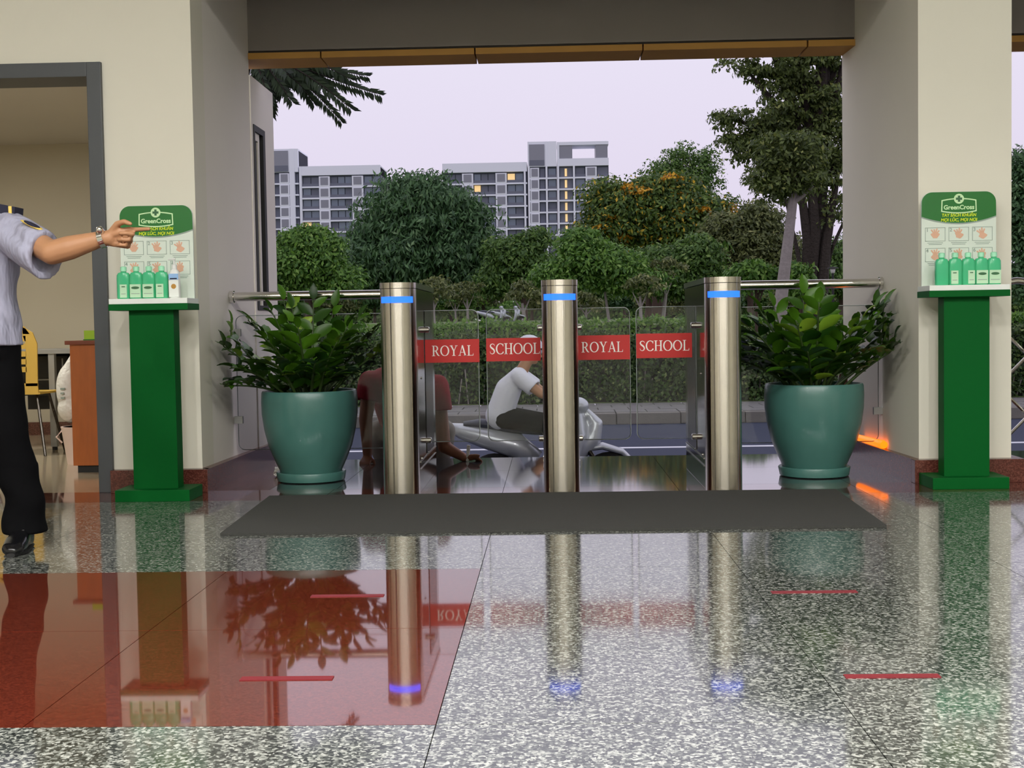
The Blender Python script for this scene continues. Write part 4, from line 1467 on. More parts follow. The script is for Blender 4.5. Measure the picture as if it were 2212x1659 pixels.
bm = new_bm()
rcone(bm, hip + V3((0, .0, .02)), shm + V3((0, .06, 0)), .165, .155)
for s, S, E, fr in ((-1, shA, elA, .52), (1, shB, elB, .42)):
    rcone(bm, hip + V3((s * .08, 0, .02)), shm.lerp(S, .55) + V3((0, .05, -.01)), .13, .12)
    rcone(bm, shm.lerp(S, .5) + V3((0, .03, -.01)), S + V3((0, 0, .0)), .105, .077)
    sleeve(bm, S, E, .080, .082, .058, fr)
bm = remesh(bm, .009, 4)
for v in bm.verts:
    x, y, z = v.co
    v.co += V3((0, -.004 * math.sin(30 * x + 20 * z), .004 * math.sin(24 * x - 18 * y)))
obj('t_shirt', bm, MAROON, root, smooth=True)
bm = new_bm()
rcone(bm, hip + V3((0, .02, -.03)), hip + V3((0, -.02, .04)), .16, .15)
for s in (-1, 1):
    k_ = hip + V3((s * .22, -.18, .06))
    rcone(bm, hip + V3((s * .09, 0, 0)), k_, .108, .086)
    rcone(bm, k_, hip + V3((s * .20, -.15, -.08)), .085, .078)
bm = remesh(bm, .011, 3)
obj('shorts', bm, GREYCL, root, smooth=True)
for s in (-1, 1):
    f_ = hip + V3((s * .17, -.12, -.28))
    b = new_bm()
    tube(b, [(f_.x, f_.y + .07, -.218), (f_.x, f_.y, -.218), (f_.x + s * .012, f_.y - .12, -.218)], [(.032, .011), (.036, .011), (.042, .011)], 14, p=3)
    obj('sandal', b, BLACK, root, smooth=40)
q = at(1011, 990, 8.33)
b = new_bm()
tube(b, [q + V3((-.004, 0, -.02)), q + V3((.006, .0, .085))], [.010, .012], 10)
br = obj('marker_pen', b, PLASTW)
tag(br, 'white marker held in the hand of the crouching man', 'marker')

# ---- the scooter and its rider on the road
def scooter(Y, u_rear, label, z0, S=1.0):
    """faces +X; u_rear pixel of the tail, built at true size around x=0 then moved"""
    o_ = V3((at(u_rear, 850, Y).x, Y, z0))
    t = thing('motor_scooter', label, 'scooter', o_)
    g = lambda x, y, z: o_ + V3((x, y, z)) * S
    for k, wx in enumerate((.42, 1.48)):
        b = new_bm()
        n = 28
        ro, ri, w = .265 * S, .17 * S, .045 * S
        cpt = g(wx, 0, .265)
        ringp = [(ri, -w * .6), (ro - .02 * S, -w), (ro, -w * .4), (ro, w * .4), (ro - .02 * S, w), (ri, w * .6), (ri, -w * .6)]
        rows_ = [[b.verts.new(cpt + V3((r_ * math.cos(2 * PI * i / n), y_, r_ * math.sin(2 * PI * i / n)))) for i in range(n)] for r_, y_ in ringp[:-1]]
        rows_.append(rows_[0])
        for A_, B_ in zip(rows_, rows_[1:]):
            for i in range(n):
                b.faces.new((A_[i], A_[(i + 1) % n], B_[(i + 1) % n], B_[i]))
        wh = obj('wheel', b, TYRE, t, smooth=40)
        b = new_bm()
        for i in range(5):
            a_ = 2 * PI * i / 5
            rcone(b, cpt, cpt + V3((math.cos(a_) * ri, 0, math.sin(a_) * ri)), .022 * S, .014 * S, 8, 2)
        tube(b, [cpt + V3((0, -.05 * S, 0)), cpt + V3((0, .05 * S, 0))], .04 * S, 12)
        obj('rim', b, SILVER, wh, smooth=40)
    # tail body
    b = new_bm()
    tube(b, [g(0, 0, .78), g(.12, 0, .74), g(.35, 0, .68), g(.62, 0, .60), g(.80, 0, .46)], [(.04 * S, .04 * S), (.09 * S, .075 * S), (.13 * S, .11 * S), (.14 * S, .12 * S), (.13 * S, .10 * S)], 18)
    obj('rear_body', b, SILVER, t, smooth=True)
    b = new_bm()
    tube(b, [g(.78, 0, .30), g(1.12, 0, .29)], [(.15 * S, .045 * S), (.14 * S, .045 * S)], 16, p=3)
    obj('footboard', b, SEATB, t, smooth=40)
    b = new_bm()
    tube(b, [g(.14, 0, .80), g(.30, 0, .81), g(.55, 0, .77), g(.80, 0, .74), g(.88, 0, .71)], [(.06 * S, .03 * S), (.10 * S, .045 * S), (.12 * S, .05 * S), (.11 * S, .045 * S), (.05 * S, .02 * S)], 16)
    obj('seat', b, SEATB, t, smooth=True)
    b = new_bm()
    tube(b, [g(1.10, 0, .30), g(1.17, 0, .45), g(1.22, 0, .70), g(1.19, 0, .90)], [(.14 * S, .05 * S), (.19 * S, .06 * S), (.19 * S, .07 * S), (.10 * S, .06 * S)], 18, up=(1, 0, 0))
    tube(b, [g(1.20, 0, .52), g(1.33, 0, .66), g(1.36, 0, .80), g(1.27, 0, .92)], [(.12 * S, .08 * S), (.11 * S, .09 * S), (.09 * S, .07 * S), (.05 * S, .03 * S)], 16, up=(1, 0, 0))
    b = remesh(b, .016, 3)
    obj('front_shield', b, SILVER, t, smooth=True)
    b = new_bm()
    tube(b, [g(1.20, 0, .50), g(1.24, 0, .56), g(1.42, 0, .585), g(1.60, 0, .53), g(1.72, 0, .42)], [(.03 * S, .02 * S), (.07 * S, .03 * S), (.075 * S, .035 * S), (.07 * S, .03 * S), (.045 * S, .02 * S)], 14)
    obj('front_fender', b, SILVER, t, smooth=True)
    for s in (-1, 1):
        b = new_bm()
        tube(b, [g(1.24, s * .07, .62), g(1.48, s * .07, .265)], .022 * S, 8)
        obj('fork', b, DARKST, t, smooth=40)
        b = new_bm()
        tube(b, [g(1.17, s * .03, .96), g(1.12, s * .22, 1.01), g(1.08, s * .33, 1.0)], .014 * S, 8)
        obj('handlebar', b, DARKST, t, smooth=40)
        b = new_bm()
        tube(b, [g(1.12, s * .22, 1.01), g(1.10, s * .26, 1.20)], .007 * S, 6)
        mi = obj('mirror', b, DARKST, t)
        b = new_bm()
        ell(b, g(1.10, s * .28, 1.23), (.015 * S, .06 * S, .04 * S), 12, 8)
        obj('mirror_glass', b, CHROME, mi, smooth=True)
    b = new_bm()
    ell(b, g(1.20, 0, .96), (.10 * S, .12 * S, .08 * S), 16, 10)
    obj('handlebar_cowl', b, SILVER, t, smooth=True)
    b = new_bm()
    ell(b, g(1.365, 0, .76), (.035 * S, .07 * S, .06 * S), 14, 8)
    obj('headlight', b, CHROME, t, smooth=True)
    b = new_bm()
    tube(b, [g(.30, -.14, .32), g(.10, -.15, .36), g(-.08, -.15, .42)], [.03 * S, .055 * S, .045 * S], 12)
    obj('exhaust', b, CHROME, t, smooth=40)
    b = new_bm()
    ell(b, g(.02, 0, .74), (.04 * S, .08 * S, .035 * S), 12, 8)
    obj('tail_light', b, REDST, t, smooth=True)
    b = new_bm()
    tube(b, [g(.50, 0, .38), g(.85, 0, .36)], [.10 * S, .09 * S], 12)
    obj('engine', b, DARKST, t, smooth=40)
    return o_
YB = 11.0
KS = .92
o_ = scooter(YB, 968, 'silver motor scooter on the road seen through the middle turnstile lanes', RZ, KS)
root = thing('person', 'scooter rider in white shirt with helmet, passing on the road behind the turnstiles', 'person', o_ + V3((.57, 0, .72)))
g = lambda x, y, z: o_ + V3((x, y, z)) * KS
bm = new_bm()
for s in (-1, 1):
    rcone(bm, g(.48, s * .06, .88), g(.56, s * .07, 1.12), .092, .085)
    rcone(bm, g(.56, s * .07, 1.12), g(.66, s * .13, 1.25), .085, .058)
    rcone(bm, g(.66, s * .18, 1.25), g(.86, s * .24, 1.09), .050, .040)
    rcone(bm, g(.86, s * .24, 1.09), g(1.08, s * .27, 1.025), .040, .027)
    hand(bm, g(1.06, s * .27, 1.035), (1, s * .15, -.1), (0, 0, -1), (0, -s, 0.1), .95, [(40, 60, 40)] * 4, [(.7, .7, .4, .036, .0145, .012), (1, .3, .5, .032, .0115, .010), (.8, .1, .6, .026, .010, .008)])
    rcone(bm, g(.50, s * .10, .87), g(.94, s * .15, .80), .074, .052)
    rcone(bm, g(.94, s * .15, .80), g(.94, s * .13, .40), .050, .036)
    rcone(bm, g(.92, s * .13, .375), g(1.04, s * .14, .365), .028, .022)
rcone(bm, g(.67, 0, 1.26), g(.73, 0, 1.37), .056, .050)
P, R_ = head(bm, g(.765, 0, 1.46), (1, 0, -.12), (.1, 0, 1), .92)
bm = remesh(bm, .009, 3)
obj('body', bm, SKIN, root, smooth=True)
face_parts(root, P, R_, .92, hair=False)
bm = new_bm()
for s in (-1, 1):
    rcone(bm, g(.47, s * .06, .88), g(.56, s * .07, 1.12), .118, .112)
    rcone(bm, g(.56, s * .07, 1.12), g(.66, s * .12, 1.245), .112, .078)
    sleeve(bm, g(.66, s * .17, 1.245), g(.86, s * .24, 1.09), .072, .074, .054, .72)
    rcone(bm, g(.66, s * .1, 1.25), g(.66, s * .17, 1.25), .074, .068)
bm = remesh(bm, .011, 4)
obj('shirt', bm, WHITESH, root, smooth=True)
bm = new_bm()
for s in (-1, 1):
    rcone(bm, g(.49, s * .09, .87), g(.94, s * .15, .80), .096, .074)
    tube(bm, [g(.94, s * .15, .82), g(.94, s * .14, .6), g(.94, s * .13, .43)], [.072, .060, .060], 16)
bm = remesh(bm, .012, 3)
obj('trousers', bm, TROUSER, root, smooth=True)
for s in (-1, 1):
    b = new_bm()
    tube(b, [g(.90, s * .13, .36), g(.98, s * .13, .365), g(1.10, s * .14, .35)], [(.035, .03), (.04, .04), (.04, .024)], 14)
    obj('shoe', b, SHOEM, root, smooth=True)
bm = new_bm()
ell(bm, P(0, -.012, .045), (.104, .118, .108), 22, 12, R_)
hl = obj('helmet', bm, WHITESH, root, smooth=True)
bm = new_bm()
ell(bm, P(0, .085, .040), (.075, .06, .012), 16, 6, R_)
obj('helmet_peak', bm, DARKST, hl, smooth=True)
scooter(62.0, 1032, 'tiny parked silver scooter under the park trees, left of the middle turnstile', ground_z(62.0))
scooter(63.5, 1064, 'tiny parked silver scooter nearest the middle turnstile, under the park trees', ground_z(63.5))

# ================================================================== HEDGE
def hedge(x0, x1, y0, y1, z0, z1, n, label, leafm, seed, leaf=.085):
    t = thing('hedge', label, 'hedge', ((x0 + x1) / 2, (y0 + y1) / 2, z0))
    b = B(x0, x1, y0 + .18, y1, z0, z1 - .16)
    obj('hedge_core', b, HEDGEC, t)
    rng = np.random.default_rng(seed)
    f = rng.uniform(0, 1, n)
    top = rng.uniform(0, 1, n) < .22
    P_ = np.empty((n, 3))
    P_[:, 0] = rng.uniform(x0, x1, n)
    wav = .05 * np.sin(P_[:, 0] * 3.1) + .04 * np.sin(P_[:, 0] * 7.7 + 1)
    P_[:, 1] = np.where(top, rng.uniform(y0, y1, n), y0 + .02 + rng.exponential(.07, n) + wav)
    zz = z0 + .06 + (z1 - z0 - .06) * f
    P_[:, 2] = np.where(top, z1 - .10 + wav + rng.normal(0, .05, n), zz + wav * .5)
    nr = rng.normal(size=(n, 3)) * .6
    nr[:, 1] -= np.where(top, .1, .8)
    nr[:, 2] += np.where(top, .9, .35)
    nr /= np.linalg.norm(nr, axis=1)[:, None]
    V, F4 = leaves_at(P_, nr, leaf, .55, rng, .1)
    numpy_mesh('foliage', V, F4, leafm, t, 'stuff')
    b = new_bm()
    rr = random.Random(seed)
    for i in range(int((x1 - x0) * 5)):
        xx = rr.uniform(x0, x1)
        tube(b, [(xx, y0 + .12, z0), (xx + rr.uniform(-.1, .1), y0 + .1, z0 + rr.uniform(.3, .7))], .012, 5)
    o = obj('twigs', b, BARKG, t)
    o['kind'] = 'stuff'
LF_HEDGE = leafmat('hedge_leaf', srgb(30, 52, 24), srgb(88, 116, 58), .5, .3, c3=srgb(150, 166, 100))
LF_DARK = leafmat('dark_tree_leaf', srgb(50, 82, 50), srgb(92, 130, 78), .5, .25, c3=srgb(134, 164, 115))
LF_MID = leafmat('mid_tree_leaf', srgb(54, 88, 36), srgb(106, 140, 62), .5, .3, c3=srgb(144, 168, 90))
LF_LIGHT = leafmat('light_tree_leaf', srgb(60, 102, 38), srgb(118, 160, 64), .5, .3, c3=srgb(156, 186, 100))
LF_OLIVE = leafmat('olive_tree_leaf', srgb(71, 83, 49), srgb(125, 134, 78), .5, .3, c3=srgb(169, 169, 110))
LF_YEL = leafmat('flowering_tree_leaf', srgb(51, 81, 37), srgb(112, 139, 59), .5, .3, c3=srgb(252, 203, 56))
LF_FLOWER = leafmat('orange_flower', srgb(206, 140, 26), srgb(232, 186, 52), .5, .3)
LF_GREYD = leafmat('dry_twig_leaf', srgb(92, 82, 76), srgb(128, 116, 104), .7, .2)
LF_BIG = leafmat('big_tree_leaf', srgb(64, 80, 40), srgb(112, 128, 64), .5, .34, c3=srgb(150, 156, 84))
LF_FROND = leafmat('frond_leaf', srgb(29, 44, 27), srgb(61, 81, 47), .5, .2)
hedge(-9.5, 14.0, 22.75, 23.7, -.54, .72, 52000, 'long dark clipped hedge along the far sidewalk', LF_HEDGE, 3)
hedge(-14, 18, 31.5, 32.6, .2, .98, 24000, 'second paler clipped hedge farther back in the park', LF_LIGHT, 4, .11)

hedge(-75, 85, 178, 184, 1.0, 6.2, 26000, 'distant tall dark belt of shrubs closing the park before the apartment blocks', LF_MID, 6, .75)
# ================================================================== TREES
def pxblob(u, v, ru, rv, Y, dy=None):
    c = at(u, v, Y)
    k = Y / FPX
    return (c, (ru * k, dy if dy is not None else ru * k * .8, rv * k))
def tree(name, label, cat, Y, blobs, n, leaf, lm, seed, trunk=None, bark=None, clump=.5, aspect=.45, per=45, droop=.3, group=None, branches=5, trunk_r=.14, flowers=0, fill=.45, flat=.6):
    if Y >= 36:                                    # the park is deep: these stand well back
        Y, leaf, clump, trunk_r, n = Y * 2.2, leaf * 1.6, clump * 2.1, trunk_r * 2.2, int(n * 1.7)
    bl = [pxblob(*b_, Y) for b_ in blobs]
    cx_ = sum(b_[0].x for b_ in bl) / len(bl)
    gz = ground_z(Y)
    if trunk is None:
        trunk = [(cx_, gz), (cx_, bl[0][0].z)]
    else:
        trunk = [(at(u, v, Y).x, at(u, v, Y).z) for u, v in trunk]
    t = thing(name, label, cat, (trunk[0][0], Y, gz), group)
    rr = random.Random(seed)
    pts = [V3((trunk[0][0], Y, gz - .1))] + [V3((x_, Y, z_)) for x_, z_ in trunk if z_ > gz]
    b = new_bm()
    n_ = len(pts)
    tube(b, pts, [trunk_r * (1 - .55 * i / max(1, n_ - 1)) for i in range(n_)], 8)
    top = pts[-1]
    for i in range(branches):
        bc, br_ = rr.choice(bl)
        st_ = pts[0].lerp(top, rr.uniform(.45, .95)) if n_ == 2 else pts[max(1, n_ - 2)].lerp(top, rr.uniform(0, 1))
        e_ = bc + V3((rr.uniform(-.6, .6) * br_[0], rr.uniform(-.5, .5) * br_[1], rr.uniform(-.3, .6) * br_[2]))
        m_ = st_.lerp(e_, .5) + V3((0, 0, abs(e_.x - st_.x) * -.05))
        tube(b, [st_, m_, e_], [trunk_r * .45, trunk_r * .3, trunk_r * .1], 6)
    obj('trunk', b, bark or BARK, t, smooth=40)
    crown('crown', t, bl, n, leaf, lm, seed, clump, aspect, per, flat, droop, fill)
    if flowers:
        crown('blossom', t, [(c + V3((0, -.2 * r[1], .15 * r[2])), r) for c, r in bl], flowers, leaf * .8, LF_FLOWER, seed + 50, clump * .5, .7, 60, .6, .1, .25)
    return t
tree('round_tree', 'large dark green rounded tree left of centre, before the far apartment block', 'tree', 45,
     [(905, 480, 125, 85), (900, 560, 155, 75), (1000, 500, 62, 75), (835, 545, 85, 70), (930, 430, 70, 50), (1010, 570, 60, 60), (800, 600, 60, 50), (885, 415, 60, 35)], 30000, .34, LF_DARK, 11, clump=.75, aspect=.30, per=40, droop=.9, trunk_r=.3, fill=.4)
tree('leafy_tree', 'light green loose tree beside the outer wing wall at the left', 'tree', 36,
     [(655, 570, 75, 50), (690, 525, 48, 38), (615, 600, 50, 50), (720, 610, 60, 35), (640, 520, 40, 30)], 15000, .20, LF_LIGHT, 12, clump=.42, droop=.5)
tree('leafy_tree', 'mid green airy tree between the dark rounded tree and the middle turnstile', 'tree', 42,
     [(1130, 575, 62, 45), (1105, 545, 50, 35), (1175, 600, 50, 40), (1080, 610, 50, 35), (1160, 520, 30, 25)], 13000, .22, LF_MID, 13, clump=.45, droop=.5)
tree('flowering_tree', 'broad tree with orange-yellow blossom right of the apartment tower', 'tree', 56,
     [(1385, 470, 110, 70), (1325, 440, 62, 50), (1480, 490, 95, 65), (1440, 420, 80, 42), (1330, 510, 75, 55), (1540, 480, 55, 50)], 30000, .30, LF_YEL, 14, clump=.75, trunk_r=.3, flowers=3200, droop=.4)
tree('slender_tree', 'slender airy pale green tree rising behind the blossom', 'tree', 66,
     [(1470, 355, 48, 42), (1430, 390, 42, 45), (1510, 400, 45, 50), (1475, 430, 60, 45), (1530, 350, 22, 28)], 7000, .26, LF_MID, 15, clump=.55, bark=BARKG, trunk_r=.15, per=28)
tree('leafy_tree', 'bright green low tree in front of the apartment tower', 'tree', 36,
     [(1275, 570, 78, 48), (1215, 600, 60, 38), (1330, 590, 70, 42), (1250, 530, 40, 32), (1380, 610, 60, 30)], 17000, .20, LF_LIGHT, 16, clump=.42, bark=BARKG, trunk=[(1315, 690), (1308, 640), (1303, 590)], trunk_r=.055, droop=.5)
tree('leafy_tree', 'mid green tree directly left of the right turnstile', 'tree', 44,
     [(1460, 600, 75, 55), (1420, 570, 50, 45), (1500, 560, 55, 50), (1530, 610, 55, 45)], 16000, .24, LF_MID, 17, clump=.5, trunk=[(1400, 700), (1402, 640), (1410, 590)], trunk_r=.13, droop=.5)
bt = tree('tall_tree', 'tall tree with dark fluted trunk beside the right pillar', 'tree', 30,
     [(1720, 175, 105, 60), (1790, 230, 80, 85), (1690, 270, 100, 70), (1640, 320, 72, 70), (1790, 340, 70, 80), (1660, 410, 62, 55), (1800, 450, 50, 60), (1600, 300, 45, 40), (1610, 150, 50, 38), (1740, 120, 90, 45), (1575, 260, 30, 40), (1870, 250, 60, 120), (1720, 360, 80, 60), (1700, 40, 130, 60), (1610, 60, 80, 50), (1800, 20, 90, 70)], 50000, .115, LF_BIG, 18, clump=.30, bark=BARKD, trunk=[(1755, 690), (1757, 600), (1766, 500), (1772, 430), (1765, 300)], trunk_r=.30, per=75, droop=.6, branches=26, fill=.8)
# extra stems twisting up the tall tree's trunk
for k, (a_, c_, e_, r_) in enumerate([((1740, 640), (1745, 520), (1720, 330), .12), ((1775, 640), (1785, 520), (1812, 360), .12), ((1750, 640), (1760, 500), (1748, 300), .14), ((1735, 620), (1722, 540), (1690, 400), .05), ((1782, 600), (1800, 530), (1840, 440), .045)]):
    b = new_bm()
    p_ = [at(*a_, 29.8 - .12 * (k % 2)), at(*c_, 29.8), at(*e_, 30)]
    m1, m2 = p_[0].lerp(p_[1], .5), p_[1].lerp(p_[2], .5)
    tube(b, [p_[0], m1, p_[1], m2, p_[2]], [r_ * 1.2, r_, r_, r_ * .75, r_ * .4], 8)
    obj('side_stem', b, BARKD, bt, smooth=40)
tree('pale_trunk_tree', 'tree with smooth pale grey leaning trunk left of the tall tree', 'tree', 27,
     [(1712, 330, 75, 45), (1680, 390, 60, 40), (1730, 400, 50, 35)], 6000, .12, LF_BIG, 19, clump=.30, bark=BARKG, trunk=[(1683, 720), (1688, 640), (1700, 540), (1712, 440), (1716, 380)], trunk_r=.17, branches=3)
tree('shrub', 'bright green flat-topped shrub above the right turnstile rail', 'shrub', 28,
     [(1630, 590, 48, 18), (1610, 610, 45, 20), (1660, 608, 40, 18)], 6000, .14, LF_LIGHT, 20, clump=.25, trunk_r=.05)
tree('shrub', 'bright green shrub between the pale trunk and the dark trunk', 'shrub', 29,
     [(1722, 600, 30, 24), (1735, 625, 30, 20)], 3200, .14, LF_LIGHT, 21, clump=.25, trunk_r=.04)
tree('leafy_tree', 'olive green tree behind the pale grey leaning trunk', 'tree', 52,
     [(1620, 540, 75, 55), (1570, 500, 50, 40), (1690, 560, 70, 50), (1640, 480, 50, 40), (1580, 590, 60, 40)], 18000, .26, LF_OLIVE, 22, clump=.6)
tree('leafy_tree', 'dark green tree against the right pillar edge, behind the tall trunk', 'tree', 48,
     [(1800, 585, 60, 35), (1845, 540, 40, 30), (1780, 610, 60, 30), (1850, 605, 60, 40)], 16000, .24, LF_MID, 23, clump=.55)
tree('leafy_tree', 'tree seen right of the right pillar, above the folding gate', 'tree', 40,
     [(2210, 480, 60, 80), (2240, 400, 60, 60), (2215, 600, 60, 60), (2200, 360, 22, 36), (2270, 520, 60, 90)], 15000, .22, LF_DARK, 24, clump=.5)
rr = random.Random(9)
low = [(620, 650, LF_MID, 'leftmost low park shrub, by the outer wing wall'), (720, 655, LF_OLIVE, 'low park shrub behind the left handrail'), (810, 645, LF_DARK, 'low dark park shrub left of the left turnstile'), (905, 640, LF_DARK, 'low dark park shrub right of the left turnstile'), (975, 660, LF_LIGHT, 'bright low park shrub in the left lane'), (1045, 640, LF_OLIVE, 'olive low park shrub in the middle of the left lane'), (1150, 650, LF_OLIVE, 'olive low park shrub at the middle turnstile'), (1265, 655, LF_MID, 'low park shrub just right of the middle turnstile'), (1350, 650, LF_DARK, 'dark low park shrub in the middle of the right lane'), (1440, 655, LF_OLIVE, 'olive low park shrub near the right turnstile'), (1540, 655, LF_DARK, 'dark low park shrub behind the right turnstile'), (1640, 660, LF_MID, 'low park shrub behind the right handrail, left part'), (1740, 655, LF_OLIVE, 'olive low park shrub behind the right handrail'), (1830, 655, LF_MID, 'rightmost low park shrub, by the right pillar')]
for i, (u, v, lm, lab) in enumerate(low):
    tree('shrub', lab, 'shrub', 68 + 3 * (i % 3), [(u, v - 8, 60, 30), (u + 25, v - 22, 42, 24), (u - 30, v - 15, 42, 26)], 6500, .26, lm, 100 + i, clump=.6, trunk_r=.10, branches=3, group=None)
tree('shrub', 'grey-brown bare rounded shrub left of the middle turnstile', 'shrub', 50,
     [(1108, 628, 42, 20), (1085, 640, 30, 14)], 5000, .16, LF_GREYD, 31, clump=.3, aspect=.12, trunk_r=.04, bark=BARKG)
tree('shrub', 'yellow-green shrub beside the middle turnstile', 'shrub', 40,
     [(1100, 668, 26, 14), (1080, 676, 18, 9)], 2200, .13, LF_LIGHT, 32, clump=.25, trunk_r=.04)
# slim young trunks standing in the park
for i, (u0, v0, u1, v1, Y, r_, lab) in enumerate([(938, 700, 936, 640, 38, .05, 'slim park sapling nearest the left turnstile'), (1011, 690, 1009, 645, 46, .05, 'slim pale park sapling in the left lane'), (985, 690, 983, 655, 50, .045, 'thin park sapling behind the bright shrub in the left lane'), (1135, 705, 1128, 655, 40, .07, 'pale forked sapling just left of the middle turnstile'), (1385, 705, 1383, 640, 40, .06, 'slim sapling beside the tree left of the right turnstile'), (1432, 700, 1442, 600, 42, .07, 'leaning sapling next to the right turnstile'), (1265, 700, 1267, 668, 45, .05, 'short pale sapling just right of the middle turnstile')]):
    Y, r_ = Y * 1.9, r_ * 1.9
    t = thing('sapling', lab, 'tree', (at(u0, v0, Y).x, Y, ground_z(Y)))
    p0, p1 = at(u0, v0, Y), at(u1, v1, Y)
    p0.z = ground_z(Y) - .05
    b = new_bm()
    m_ = p0.lerp(p1, .55)
    tube(b, [p0, m_, p1], [r_, r_ * .85, r_ * .6], 7)
    for s in (-1, 1):
        tube(b, [m_, m_.lerp(p1, .6) + V3((s * .2, 0, 0)), p1 + V3((s * .45, 0, .25))], [r_ * .5, r_ * .4, r_ * .2], 6)
    obj('trunk', b, BARKG, t, smooth=40)
    crown('crown', t, [(p1 + V3((0, 0, .5)), (1.3, .9, .7))], 700, .26, LF_OLIVE, 60 + i, .45)
# garden lamp by the right pillar
t = thing('garden_lamp', 'small garden lamp post with flat hat left of the right pillar', 'lamp post', (at(1799, 640, 24).x, 24, -.4))
c_ = at(1799, 590, 24)
b = new_bm()
tube(b, [(c_.x, 24, -.4), (c_.x, 24, c_.z)], .022, 8)
obj('post', b, BLACK, t)
b = new_bm()
lathe(b, [(0, .12), (.10, .10), (.105, .085), (0, .085)], (c_.x, 24, c_.z), 20)
obj('hat', b, BLACK, t)
b = new_bm()
lathe(b, [(0, -.01), (.035, 0), (.05, .085), (0, .085)], (c_.x, 24, c_.z), 16)
obj('shade', b, PLASTW, t, smooth=True)

# drooping fronds over the outer wing wall, top left of the opening
YF = 11.5
tp = thing('frond_tree', 'tree with dark drooping feathery fronds above the outer wing wall', 'tree', (at(520, 700, YF).x - .25, YF, RZ))
hub = at(560, 120, YF)
b = new_bm()
bx_ = at(505, 300, YF).x
tube(b, [(bx_ - .25, YF, RZ), (bx_ - .2, YF, 1.6), (bx_ - .05, YF, 2.6), hub + V3((0, 0, .35))], [.10, .085, .07, .04], 10)
obj('trunk', b, BARKD, tp, smooth=40)
rng = np.random.default_rng(5)
fr = [((560, 120), (640, 150), (720, 245), .9), ((565, 115), (660, 150), (757, 235), 1.), ((570, 110), (690, 160), (803, 188), 1.), ((560, 120), (600, 170), (640, 226), .9), ((555, 120), (590, 180), (584, 236), .9), ((560, 110), (660, 130), (770, 142), .9), ((560, 120), (640, 165), (672, 216), .9), ((550, 130), (570, 165), (588, 222), 1.), ((555, 118), (640, 140), (700, 170), 1.), ((556, 122), (615, 150), (655, 190), 1.), ((550, 125), (575, 145), (610, 200), 1.1), ((560, 100), (650, 110), (745, 160), 1.), ((550, 125), (560, 150), (560, 200), 1.1), ((555, 112), (600, 135), (640, 175), 1.1), ((545, 110), (570, 140), (620, 160), 1.1), ((555, 105), (520, 90), (470, 130), 1.), ((555, 105), (500, 120), (460, 190), 1.), ((558, 100), (600, 60), (680, 60), 1.), ((552, 100), (530, 50), (480, 30), 1.)]
for k, (a_, c_, e_, sz) in enumerate(fr):
    dy = rng.uniform(-.5, .5)
    A_, C_, E_ = at(*a_, YF), at(*c_, YF) + V3((0, dy * .5, 0)), at(*e_, YF) + V3((0, dy, 0))
    n_ = 22
    pts = [A_ * (1 - s) ** 2 + C_ * 2 * s * (1 - s) + E_ * s ** 2 for s in [i / (n_ - 1) for i in range(n_)]]
    b = new_bm()
    tube(b, pts, [.009 - .006 * i / n_ for i in range(n_)], 5)
    f_ = obj('frond', b, BARKD, tp)
    Vs, Fs = [], []
    L0 = (E_ - A_).length
    for i in range(3, n_):
        T_ = (pts[min(i + 1, n_ - 1)] - pts[i - 1]).normalized()
        sd = T_.cross(V3((0, -1, .2))).normalized()
        for s in (-1, 1):
            for h in (0, .5):
                ln_ = .125 * sz * (1 - .5 * abs(i / n_ - .55)) * rng.uniform(.75, 1.15)
                d = (sd * s * .75 + T_ * .75 + V3((rng.normal(0, .12), rng.normal(0, .25), -.35))).normalized()
                w_ = d.cross(V3((0, -1, 0))).normalized() * (.015 * sz)
                p0 = pts[i] + T_ * (h * L0 / n_)
                j = len(Vs)
                Vs += [p0, p0 + d * ln_ * .45 + w_, p0 + d * ln_, p0 + d * ln_ * .45 - w_]
                Fs.append([j, j + 1, j + 2, j + 3])
    numpy_mesh('leaflets', np.array([list(v) for v in Vs]), np.array(Fs), LF_FROND, f_, 'stuff')

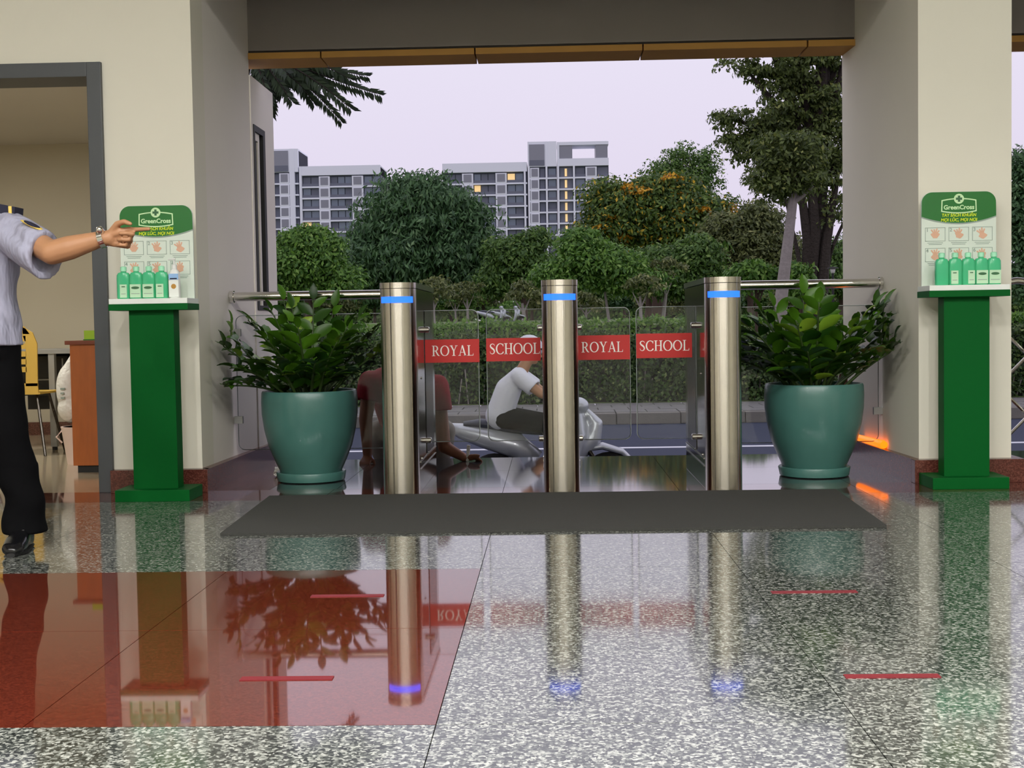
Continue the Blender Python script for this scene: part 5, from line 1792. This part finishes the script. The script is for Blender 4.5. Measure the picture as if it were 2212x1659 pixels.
# ================================================================== APARTMENT BLOCKS far behind
YA = 350.0
PXM = YA / FPX
unit = {}
def facade_piece(name, key, m, parent, x0, x1, z0, z1, y0, y1):
    """shared unit box scaled to size"""
    if key not in unit:
        b = B(0, 1, 0, 1, 0, 1)
        me = bpy.data.meshes.new(key)
        b.to_mesh(me)
        b.free()
        me.materials.append(m)
        unit[key] = me
    return inst(name, unit[key], parent, (x0, y0, z0), (0, 0, 0), (x1 - x0, y1 - y0, z1 - z0))
FLOOR = 24.3 * PXM
def block(label, u0, u1, vtop, vpar, cols_, body, n_fl, Yb=YA):
    """cols_: list of (u0, u1, style); vpar is where the top parapet ends"""
    X = lambda u: at(u, 600, Yb).x
    Z = lambda v: at((u0 + u1) / 2, v, Yb).z
    zt, zp = Z(vtop), Z(vpar)
    t = thing('apartment_block', label, 'apartment building', ((X(u0) + X(u1)) / 2, Yb, 0))
    obj('walls', B(X(u0), X(u1), Yb + .9, Yb + 14, 0, zt - .4), body, t)
    facade_piece('parapet', 'pw', BWHITE, t, X(u0), X(u1), zp, zt, Yb - .3, Yb + 14.2)
    for k in range(n_fl + 1):
        z = zp - k * FLOOR
        if k:
            facade_piece('floor_slab', 'pw', BWHITE, t, X(u0), X(u1), z - .30, z + .12, Yb - .2, Yb + .95)
    for (a, c, sty) in cols_:
        xa, xc = X(a), X(c)
        if sty == 'fin':
            facade_piece('fin', 'pw', BWHITE, t, xa, xc, 0, zt, Yb - .4, Yb + 1)
            continue
        rl = random.Random(int(a * 7))
        for k in range(n_fl):
            z1 = zp - k * FLOOR - .30
            z0 = zp - (k + 1) * FLOOR + .12
            if sty == 'bay':
                facade_piece('window_frame', 'pw', BWHITE, t, xa, xc, z0, z1, Yb - .25, Yb + .95)
                w_ = xc - xa
                facade_piece('pane', 'pg', BPANEG, t, xa + w_ * .14, xc - w_ * .14, z0 + .28, z1 - .25, Yb - .32, Yb - .2)
            elif sty == 'win':
                lit = rl.random() < .03
                nw = max(1, round((xc - xa) / 1.9))
                ww = (xc - xa) / nw
                for q in range(nw):
                    d_ = rl.random() < .3
                    facade_piece('window', 'lit' if lit and q == 0 else ('pd' if d_ else 'pp'), BLIT if lit and q == 0 else (BGREY if d_ else BPANE), t, xa + q * ww + .12, xa + (q + 1) * ww - .12, z0 + .35, z1 - .15, Yb + .70, Yb + .93)
                facade_piece('balcony_rail', 'pd', BGREY, t, xa, xc, z0, z0 + .75, Yb + .0, Yb + .1)
            elif sty == 'dark':
                facade_piece('window', 'pd', BGREY, t, xa + .1, xc - .1, z0 + .1, z1 - .1, Yb + .75, Yb + .93)
            elif sty == 'stair':
                facade_piece('window', 'pd', BGREY, t, xa + .1, xc - .1, z0, z1, Yb + .75, Yb + .93)
                facade_piece('stair_light', 'lit', BLIT, t, (xa + xc) / 2 - .35, (xa + xc) / 2 + .25, z0 + .3, z1 - .3, Yb + .55, Yb + .8)
    return t, X, Z
t, X, Z = block('narrow white apartment tower at the far left, by the outer wing wall', 586, 650, 322, 372, [(586, 592, 'dark'), (592, 596, 'fin'), (597, 608, 'dark'), (609, 630, 'bay'), (631, 642, 'fin'), (643, 649, 'dark')], BDARK, 10)
facade_piece('roof_screen', 'pg', BPANEG, t, X(596), X(629), Z(367), Z(326), YA - .5, YA - .31)
facade_piece('roof_screen', 'pd', BGREY, t, X(596), X(629), Z(371), Z(358), YA - .55, YA - .49)
t, X, Z = block('long lower apartment wing left, partly behind the dark rounded tree', 652, 826, 358, 378, [(652, 657, 'fin'), (658, 693, 'win'), (694, 717, 'bay'), (718, 764, 'win'), (765, 789, 'bay'), (790, 826, 'win')], BDARK, 10)
t, X, Z = block('long lower apartment wing right, joined to the twin tower', 960, 1142, 352, 372, [(960, 1001, 'win'), (1002, 1026, 'bay'), (1027, 1073, 'win'), (1074, 1098, 'bay'), (1099, 1134, 'win'), (1135, 1139, 'fin')], BDARK, 10)
t, X, Z = block('left half of the twin apartment tower, with glass roof screen', 1144, 1206, 306, 360, [(1144, 1148, 'fin'), (1149, 1168, 'bay'), (1169, 1181, 'dark'), (1182, 1186, 'fin'), (1187, 1205, 'win')], BDARK, 12)
facade_piece('roof_screen', 'pg', BPANEG, t, X(1147), X(1180), Z(346), Z(312), YA - .5, YA - .31)
facade_piece('roof_screen', 'pd', BGREY, t, X(1147), X(1180), Z(358), Z(346), YA - .5, YA - .31)
t, X, Z = block('right half of the twin apartment tower, with open roof frame', 1207, 1318, 342, 358, [(1207, 1211, 'fin'), (1212, 1240, 'stair'), (1241, 1245, 'fin'), (1246, 1267, 'win'), (1268, 1292, 'bay'), (1293, 1317, 'dark')], BDARK, 11)
facade_piece('roof_frame', 'pw', BWHITE, t, X(1207), X(1318), Z(313), Z(306), YA - .3, YA + 8)
facade_piece('roof_frame', 'pw', BWHITE, t, X(1207), X(1212), Z(342), Z(313), YA - .3, YA + 1)
facade_piece('roof_screen', 'pg', BPANEG, t, X(1212), X(1240), Z(342), Z(313), YA - .1, YA + 8)
facade_piece('roof_frame', 'pg', BPANEG, t, X(1290), X(1316), Z(342), Z(313), YA - .1, YA + 8)
